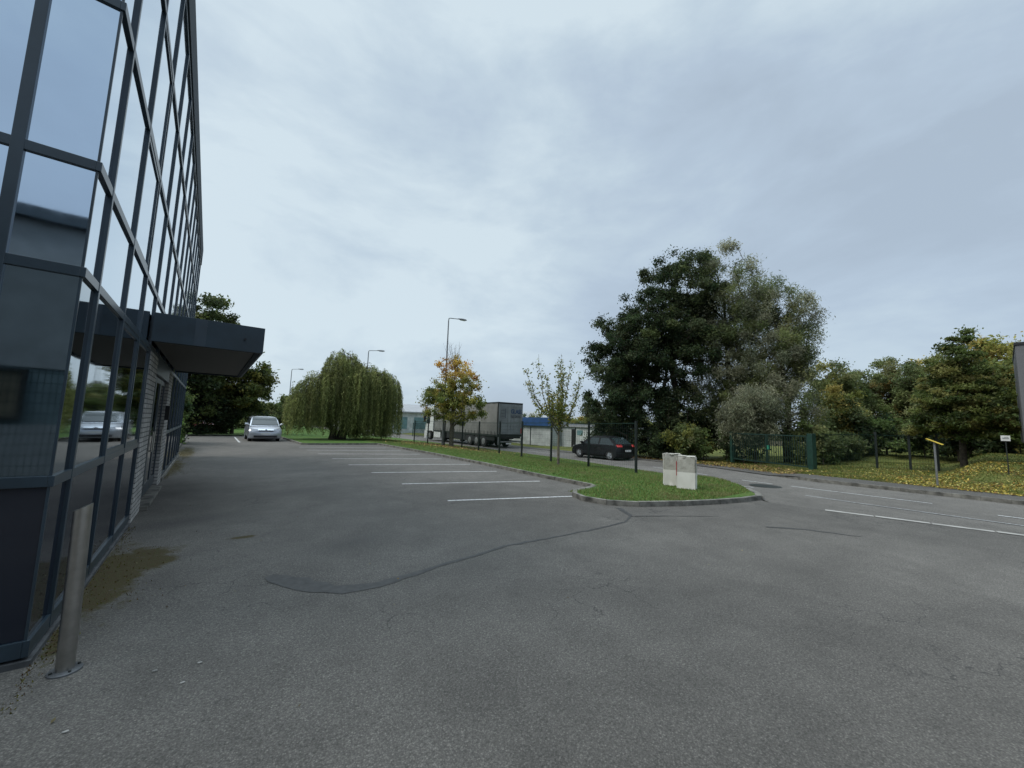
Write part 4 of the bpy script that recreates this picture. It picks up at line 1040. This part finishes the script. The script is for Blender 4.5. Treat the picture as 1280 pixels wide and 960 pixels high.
for i, (x, y, r, h, cols, lab) in enumerate([(23.2, 12.0, 1.5, 2.2, MG + YG[:1] + OL, 'yellow flecked bush at the foot of the big trees beside the gate'), (22.9, 14.0, 1.5, 2.0, DK, 'very dark bush just right of the black car'), (23.6, 17.6, 1.8, 2.4, DK, 'dark bush directly behind the black car bonnet'), (24.4, 9.6, 1.4, 2.6, DK + MG, 'dark undergrowth bush behind the left half of the gate'), (25.6, 6.4, 1.3, 2.3, OL + MG, 'olive bush behind the thick green gate post'), (26, 12.6, 2.2, 3.0, DK, 'deep shadowed thicket under the tall trees')]):
    tree('bush', lab, 'bush', (x, y, vz(x, y)), [(0, 0, h * .5, r, r, h * .55)], 50, 9000, .09, cols, 'bushes under the big trees', .4, .05, (.3, .55), .5, stems=3)
# right background
bgk = 'mixed trees beyond the right hand bank'
for (x, y, w, h, cols, lab, nm) in [
    (37.2, 7.8, 2.3, 7.0, YG + OL, 'olive yellow tree next to the big tree group edge', 'birch_tree'), (33.0, 6.6, 1.5, 4.6, YG + OL, 'small yellow green tree right behind the green gate post', 'birch_tree'),
    (41.4, 7.2, 2.4, 7.3, MG + OL, 'mid green tree behind the right hand fence posts', 'birch_tree'), (44.0, 5.7, 2.9, 7.9, BR + OL, 'brown tinted tree, roundest of the far right row', 'poplar_tree'),
    (42.0, 4.0, 2.0, 6.9, OL, 'olive tree between the brown tree and the conifer like tree', 'birch_tree'), (47.8, 3.6, 3.2, 8.2, YG + OL, 'yellowish tall tree farthest behind the marker post', 'poplar_tree'),
    (34.0, .1, 1.6, 6.6, YG + MG, 'yellow green tree just behind the layered tree on the bank', 'birch_tree'), (40.0, -1.6, 2.3, 7.6, BR + YG, 'yellow brown tree behind the grey trailer', 'poplar_tree'),
    (37, 2.4, 1.7, 5.4, MG + OL, 'lower green tree behind the yellow capped marker', 'birch_tree')]:
    tree(nm, lab, 'tree', (x, y, vz(x, y)), [(0, 0, h * .72, w * .72, w * .72, h * .33), (0, 0, h * .44, w * .9, w * .9, h * .38), (0, 0, h * .22, w * .8, w * .9, h * .22)], 130, 34000, .088, cols, bgk, 1.0, .12, (.35, .75), .5)
tree('layered_tree', 'dense dark green tree with layered branches beside the white notice board', 'tree', (25.4, 1.15, vz(25.4, 1.15) ), [(0, 0, 1.75 + k * .55, 1.85 * (1 - k / 8.6) ** .8 + .08, 1.85 * (1 - k / 8.6) ** .8 + .08, .6) for k in range(8)] + [(0, .05, 5.55, .25, .25, .35)] * 2, 420, 60000, .06, [(.06, .085, .026), (.08, .105, .03), (.11, .13, .036), (.15, .145, .045)], None, 1.0, .11, (.22, .42), .6, flat=.5)
for i, (x, y, r, h, cols, lab) in enumerate([(33, 4.6, 1.8, 2.4, DK + MG, 'dark bush beyond the middle right hand fence post'), (35.5, 5.8, 1.8, 3.2, MG, 'green bush left of the dark fence posts'), (33.5, 2.6, 1.5, 2.2, DK + MG, 'dark bush beyond the marker post'), (31.5, 1.2, 1.6, 2.2, DK, 'black green bush behind the layered tree'), (30.5, 6.4, 1.5, 1.6, OL, 'pale olive bush on the bank near the gate post'), (31, -.8, 1.6, 2.4, MG, 'green bush behind the notice board')]):
    tree('bush', lab, 'bush', (x, y, vz(x, y)), [(0, 0, h * .5, r, r, h * .55)], 40, 7000, .10, cols, 'bushes on the right hand bank', .4, .05, (.3, .55), .5, stems=3)
# left: beyond the end of the lot
tree('walnut_tree', 'tall dark tree rising above the entrance canopy', 'tree', (-1.6, 37.6, 0), [(.9, 0, 8.4, 2.3, 2.2, 2.4), (.2, 0, 5.6, 2.8, 2.6, 3.0), (.9, -.3, 3.0, 2.2, 1.8, 2.4)], 170, 26000, .13, [(.05, .07, .025), (.075, .095, .03), (.11, .12, .04), (.035, .05, .02)], 'trees at the end of the lot', 1.8, .17, (.4, .8), .5)
tree('walnut_tree', 'yellow tipped tree between the canopy and the silver car', 'tree', (1.6, 38.8, 0), [(0, 0, 5.2, 2.3, 2.2, 2.4), (.5, 0, 3.2, 2.2, 2.2, 2.0), (1.6, 0, 4.6, 1.3, 1.3, 1.5)], 150, 22000, .12, [(.08, .10, .03), (.13, .14, .04), (.05, .068, .024), (.20, .18, .045)], 'trees at the end of the lot', 1.5, .13, (.35, .75), .5)
tree('bush', 'dark evergreen bush filling the corner under the canopy line', 'bush', (-.9, 37.0, 0), [(0, 0, 1.7, 1.7, .8, 1.9)], 70, 13000, .10, [(.022, .034, .015), (.03, .044, .018)], 'bushes round the end of the lot', .4, .05, (.3, .6), .5, stems=3)
tree('bush', 'dark bush just left of the silver car', 'bush', (.9, 38.2, 0), [(0, 0, 1.3, 1.2, .8, 1.5)], 50, 9000, .10, [(.025, .038, .017), (.04, .055, .022)], 'bushes round the end of the lot', .4, .05, (.3, .6), .5, stems=3)
tree('hedge', 'bright green clipped hedge against the far end of the glass building', 'hedge', (-1.35, 22.3, 0), [(-.05, 0, .9, .42, 2.4, .95), (0, 1.0, .9, .45, 2.3, .9)], 90, 16000, .05, [(.10, .16, .04), (.14, .19, .05), (.08, .12, .035)], None, .3, .04, (.2, .35), .5, stems=4)
tree('bush', 'tall dark shrub behind the bright green hedge', 'bush', (-1.5, 27.2, 0), [(0, 0, 1.6, .65, 2.2, 1.9)], 70, 13000, .08, MG + [(.03, .05, .018)], 'bushes round the end of the lot', .4, .05, (.25, .5), .5, stems=3)
for (x, y, w, h, cols, lab) in [(7.6, 59, 3.0, 4.6, OL + MG, 'far olive tree behind the silver car'), (4.0, 56, 3.0, 4.8, OL + DK, 'far tree left of the far lamp post'), (11.5, 64, 3.0, 4.4, MG + DK, 'far dark tree behind the left side of the willow'), (1, 52, 3, 5.2, DK + MG, 'far shadowed tree behind the yellow tipped tree')]:
    tree('ash_tree', lab, 'tree', (x, y, -.1), [(0, 0, h * .6, w * .7, w * .7, h * .38), (0, 0, h * .32, w * .8, w * .8, h * .3)], 70, 10000, .15, cols, 'far trees at the end of the road', 1.0, .12, (.4, .8), .5)
for i in range(7):
    x = 30 + i * 2.3; y = 49 - i * 3.2
    tree('yew_tree', 'yellowing hedge tree, number %s along the row behind the blue fascia unit' % ['one', 'two', 'three', 'four', 'five', 'six', 'seven'][i], 'tree', (x + 8, y, -.5), [(0, 0, 2.2, 2.2, 2.2, 2.0 + (i % 3) * .25)], 40, 5000, .14, YG + OL, 'hedge trees behind the industrial unit', .6, .08, (.4, .7), .5)

# oak like autumn tree with colour by height
def autumn(c, t):
    k = sm((c[2] - 4.6) / 1.4) + (.55 if RNG.uniform() < .16 else 0)
    o = np.array([(.42, .22, .055), (.42, .31, .07), (.46, .28, .06)][RNG.integers(0, 3)]) * RNG.uniform(.7, 1.2)
    g = np.array([(.12, .15, .04), (.17, .19, .05), (.27, .25, .06)][RNG.integers(0, 3)]) * RNG.uniform(.7, 1.2)
    return g * (1 - min(1, k)) + o * min(1, k)
tree('autumn_tree', 'round headed tree turning orange at the top, growing on the lawn', 'tree', (15.0, 26.6, island_z(15, 26.6)), [(0, 0, 3.2, 2.8, 3.4, 1.6), (0, 0, 4.6, 2.4, 2.9, 1.7), (0, .2, 6.2, 1.6, 1.8, 1.2), (.9, -1.6, 5.4, .7, .8, .6), (-.8, 2.1, 4.3, .9, 1.0, .9), (.2, -2.2, 3.9, 1.0, 1.2, .9)], 200, 21000, .08, [(.07, .08, .02)], None, 1.5, .17, (.28, .55), .55, colfn=autumn, bark='palebark', twig=.012)
# bare top twigs of that tree
def bare_twigs(parent, base, n, h, sp, mat):
    mb = MB()
    for k in range(n):
        a = RNG.uniform(0, 2 * PI); p = np.array(base) + np.array([math.cos(a), math.sin(a), 0]) * RNG.uniform(0, sp * .4); pts = [p]
        for q in range(4): p = p + np.array([math.cos(a) * sp * .22 + RNG.normal(0, .07), math.sin(a) * sp * .22 + RNG.normal(0, .07), h / 4 * RNG.uniform(.7, 1.2)]); pts.append(p)
        mb.tube(pts, [.014, .012, .010, .007, .004], 4, cap=False)
        for q in range(1, 4):
            d = RNG.normal(0, .22, 3); d[2] = abs(d[2]) + .15; mb.tube([pts[q], pts[q] + d], [.008, .004], 4, cap=False)
    mb.build('twigs', mat, parent)
oak = [o for o in scene.objects if o.name.startswith('autumn_tree')][0]
bare_twigs(oak, (0, 0, 6.2), 12, 1.9, .9, M['palebark'])
# young tree: upright shoots with sparse leaves
e = empty('young_tree', (11.8, 11.75, island_z(11.8, 11.75)), 0, 'slender young tree with sparse yellow green leaves on upright shoots', 'tree')
mb = MB(); tips = []; mb.tube([(0, 0, -.1), (.01, .02, .7), (0, 0, 1.45)], [.065, .055, .045], 8, cap=False)
PTS = []
for k in range(17):
    a = k * 2.4 + RNG.normal(0, .2); top = 4.75 - .9 * (k % 4) * .55 - (RNG.uniform(0, .5)); sp = .14 + 1.25 * ((k % 5) / 4) ** .8; z0 = 1.1 + RNG.uniform(0, .9) if k else 1.4
    if k == 0: sp = .05; top = 4.75
    pts = [];
    for q in range(7):
        t = q / 6; pts.append((math.cos(a) * sp * math.sqrt(t) * 1.05 + RNG.normal(0, .02), math.sin(a) * sp * math.sqrt(t) * 1.15 + RNG.normal(0, .02), z0 + (top - z0) * t ** 1.05))
    mb.tube(pts, [.026 * (1 - .82 * q / 6) for q in range(7)], 5, cap=False)
    for q in range(1, 6):
        p = np.array(pts[q]); d = RNG.normal(0, .13, 3); d[2] = abs(d[2]) + .12; mb.tube([p, p + d], [.008, .003], 4, cap=False); PTS += [p + d * t for t in (.4, .7, 1)]
        PTS += [p * (1 - u) + np.array(pts[q + 1 if q < 6 else q]) * u for u in (.0, .2, .4, .6, .8)]
mb.build('trunk', M['palebark'], e, smooth=80)
PTS = np.array(PTS); idx = RNG.integers(0, len(PTS), 4200); P = PTS[idx] + RNG.normal(0, .075, (4200, 3)); low = (P[:, 2] < 2.6)
keep = low | (RNG.uniform(0, 1, 4200) < .62); P = P[keep]
C = np.array([(.18, .22, .05), (.26, .27, .06), (.14, .17, .05), (.34, .28, .06), (.12, .14, .05)])[RNG.integers(0, 5, len(P))] * RNG.uniform(.7, 1.2, (len(P), 1))
np_mesh('crown', leaf_quads(P, .058, .2, .5), 4, M['leaf'], e, C)

# weeping willow: dome of hanging strands
wl = empty('weeping_willow', (8.0, 30.0, .1), 0, 'wide weeping willow hanging to the ground beyond the parking bays', 'tree')
mb = MB(); limbs = []
mb.tube([(-.9, -.1, 0 - .15), (-.8, -.05, .6), (-1.3, .1, 1.2), (-1.5, .2, 1.9)], [.30, .22, .15, .12], 8, cap=False)
mb.tube([(-.3, 0, -.15), (-.1, 0, .8), (.1, .1, 2.2), (.0, .1, 4.2), (-.6, .1, 5.9)], [.36, .30, .24, .16, .06], 9, cap=False)
mb.tube([(-.2, 0, .5), (.9, -.2, 1.6), (1.9, -.3, 3.0), (2.4, -.3, 4.0)], [.24, .18, .12, .06], 8, cap=False)
V = []; Cc = []
lob = [(-.4, 0, 4.6, 1.5, 1.4, 1.85, 420), (.7, 0, 3.7, 2.7, 2.0, 1.9, 900), (-1.7, 0, 3.1, 2.0, 1.6, 1.6, 520), (2.3, -.2, 3.3, 1.7, 1.6, 1.9, 620), (-2.7, 0, 2.2, 1.3, 1.3, 1.2, 260), (1.0, -.3, 2.6, 2.2, 1.6, 1.5, 700), (1.6, -.4, 1.8, 1.3, 1.2, 1.3, 500)]
for (cx, cy, cz, rx, ry, rzz, ns) in lob:
    for k in range(ns):
        a = RNG.uniform(0, 2 * PI); q = RNG.uniform(0, 1) ** .5; zt = math.sqrt(max(0, 1 - q * q))
        x, y, z = cx + rx * q * math.cos(a), cy + ry * q * math.sin(a), cz + rzz * zt * RNG.uniform(.72, 1.03)
        z += .30 * math.sin(a * 3 + cx) * math.sin(x * 4.3) + (RNG.uniform(.1, .45) if RNG.uniform() < .05 else 0); z = max(z, .9)
        inner = q < .55
        end = max(.15, z - RNG.uniform(.7, 2.2)) if inner else max(RNG.uniform(.08, .5) if x > -.6 else RNG.uniform(.25, 1.5), z - RNG.uniform(1.2, 4.4))
        Lg = z - end; m = int(Lg / .05) + 6
        t = np.linspace(0, 1, m); bow = .35 * (1 - q) + .12
        px = x + math.cos(a) * bow * np.sqrt(t) + RNG.normal(0, .045, m); py = y + math.sin(a) * bow * np.sqrt(t) + RNG.normal(0, .045, m)
        pz = z + .12 * np.sin(np.minimum(1, t * 5) * PI) - Lg * t
        base = np.array([(.19, .225, .075), (.235, .26, .09), (.29, .30, .11), (.13, .155, .06)][RNG.integers(0, 4)]) * RNG.uniform(.6, 1.3) * (.92 + .22 * math.sin(x * 4.1 + y * 3.3))
        V.append(np.stack([px, py, pz], 1)); Cc.append(base[None] * RNG.uniform(.75, 1.2, (m, 1)))
        if k % 6 == 0: mb.tube([(cx * .4, cy, cz * .75), (cx + (x - cx) * .5, (cy + y) / 2, z - .1), (x, y, z)], [.05, .025, .008], 4, cap=False)
mb.build('trunk', M['bark'], wl, smooth=80)
V = np.concatenate(V); Cc = np.concatenate(Cc) * 1.15
np_mesh('crown', leaf_quads(V, .07, .75, .3), 4, M['leaf'], wl, Cc)

# far belt of woodland that closes the horizon
V = []; Cc = []
for k in range(42000):
    a = RNG.uniform(-1.9, 2.4); R = RNG.uniform(135, 165); x, y = R * math.sin(a), R * math.cos(a)
    hh = 5.5 + 2.5 * math.sin(a * 13) + 1.6 * math.sin(a * 41 + 1) + 1.2 * math.sin(a * 97)
    V.append((x, y, -1.3 + hh * RNG.uniform(0, 1) ** .8)); Cc.append(np.array([(.09, .10, .045), (.13, .13, .055), (.07, .09, .045), (.15, .13, .06)][int((math.sin(a * 29) + 1) * 1.99)]) * RNG.uniform(.7, 1.3))
tag(np_mesh('far_wood', leaf_quads(np.array(V), .85, 0, .7), 4, M['leaf'], None, np.array(Cc)), kind='stuff')

# ------------------------------------------------------------------ world
w = bpy.data.worlds.new('World'); scene.world = w; w.use_nodes = True; nt = w.node_tree
bg = nt.nodes['Background']
sky = N(nt, 'ShaderNodeTexSky'); sky.sky_type = 'NISHITA'; sky.sun_disc = False
SUN_EL, SUN_AZ = math.radians(54), math.radians(-72)      # azimuth from +Y towards +X
sky.sun_elevation = SUN_EL; sky.sun_rotation = SUN_AZ; sky.dust_density = 2.
tc = N(nt, 'ShaderNodeTexCoord'); D = tc.outputs['Generated']
sp = N(nt, 'ShaderNodeSeparateXYZ'); L(nt, D, sp.inputs[0])
zc = mth(nt, 'ADD', mth(nt, 'MAXIMUM', sp.outputs['Z'], 0.), .32)
cb = N(nt, 'ShaderNodeCombineXYZ'); L(nt, mth(nt, 'DIVIDE', sp.outputs['X'], zc), cb.inputs['X']); L(nt, mth(nt, 'DIVIDE', sp.outputs['Y'], zc), cb.inputs['Y'])
dm = N(nt, 'ShaderNodeVectorMath'); dm.operation = 'MULTIPLY'; L(nt, D, dm.inputs[0]); dm.inputs[1].default_value = (1., 1., 2.3)
n1 = noise(nt, dm.outputs[0], 1.7, 8, .56, .35); n2 = noise(nt, dm.outputs[0], 5.5, 6, .6, .6)
# brighter where the sun sits behind the layer
dt = N(nt, 'ShaderNodeVectorMath'); dt.operation = 'DOT_PRODUCT'; L(nt, D, dt.inputs[0]); dt.inputs[1].default_value = (math.sin(-.5) * .75, math.cos(-.5) * .75, .66)
glow = mth(nt, 'MULTIPLY', dt.outputs['Value'], .20)
f = mth(nt, 'ADD', mth(nt, 'ADD', mth(nt, 'MULTIPLY', n1, .76), mth(nt, 'MULTIPLY', n2, .16)), glow)
cl = ramp(nt, f, [(.36, (.335, .408, .492)), (.47, (.375, .458, .55)), (.56, (.435, .525, .60)), (.66, (.525, .615, .67))])
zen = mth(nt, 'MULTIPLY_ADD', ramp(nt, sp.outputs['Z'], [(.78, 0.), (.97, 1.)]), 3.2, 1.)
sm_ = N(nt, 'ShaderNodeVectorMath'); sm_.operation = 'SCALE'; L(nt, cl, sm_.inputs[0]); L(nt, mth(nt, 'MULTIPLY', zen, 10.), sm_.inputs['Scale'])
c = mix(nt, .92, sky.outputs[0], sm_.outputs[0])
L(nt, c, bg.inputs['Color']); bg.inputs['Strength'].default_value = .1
sl = bpy.data.lights.new('sun', 'SUN'); sl.energy = 1.5; sl.angle = math.radians(25); sl.color = (1, .96, .90)
so = bpy.data.objects.new('sun', sl); COL.objects.link(so)
dv = Vector((math.sin(SUN_AZ) * math.cos(SUN_EL), math.cos(SUN_AZ) * math.cos(SUN_EL), math.sin(SUN_EL)))
so.rotation_euler = dv.to_track_quat('Z', 'Y').to_euler(); so.location = dv * 50

# ------------------------------------------------------------------ camera
cam = bpy.data.cameras.new('camera'); co = bpy.data.objects.new('camera', cam); COL.objects.link(co)
cam.sensor_width = 36; cam.lens = 481 / 1280 * 36; cam.clip_start = .05; cam.clip_end = 3000
X = Vector((0.785539, -0.617974, 0.032207)); Y = Vector((-0.089067, -0.061406, 0.994131)); Z = Vector((-0.612369, -0.783797, -0.103278))
mt = Matrix((X, Y, Z)).transposed().to_4x4(); mt.translation = (0, 0, 1.6); co.matrix_world = mt
scene.camera = co
vs = scene.view_settings; vs.view_transform = 'Standard'; vs.look = 'None'; vs.exposure = .38; vs.gamma = 1; vs.use_curve_mapping = False
cy = scene.cycles; cy.max_bounces = 7; cy.diffuse_bounces = 3; cy.glossy_bounces = 4; cy.transparent_max_bounces = 8; cy.transmission_bounces = 3
cy.use_denoising = True
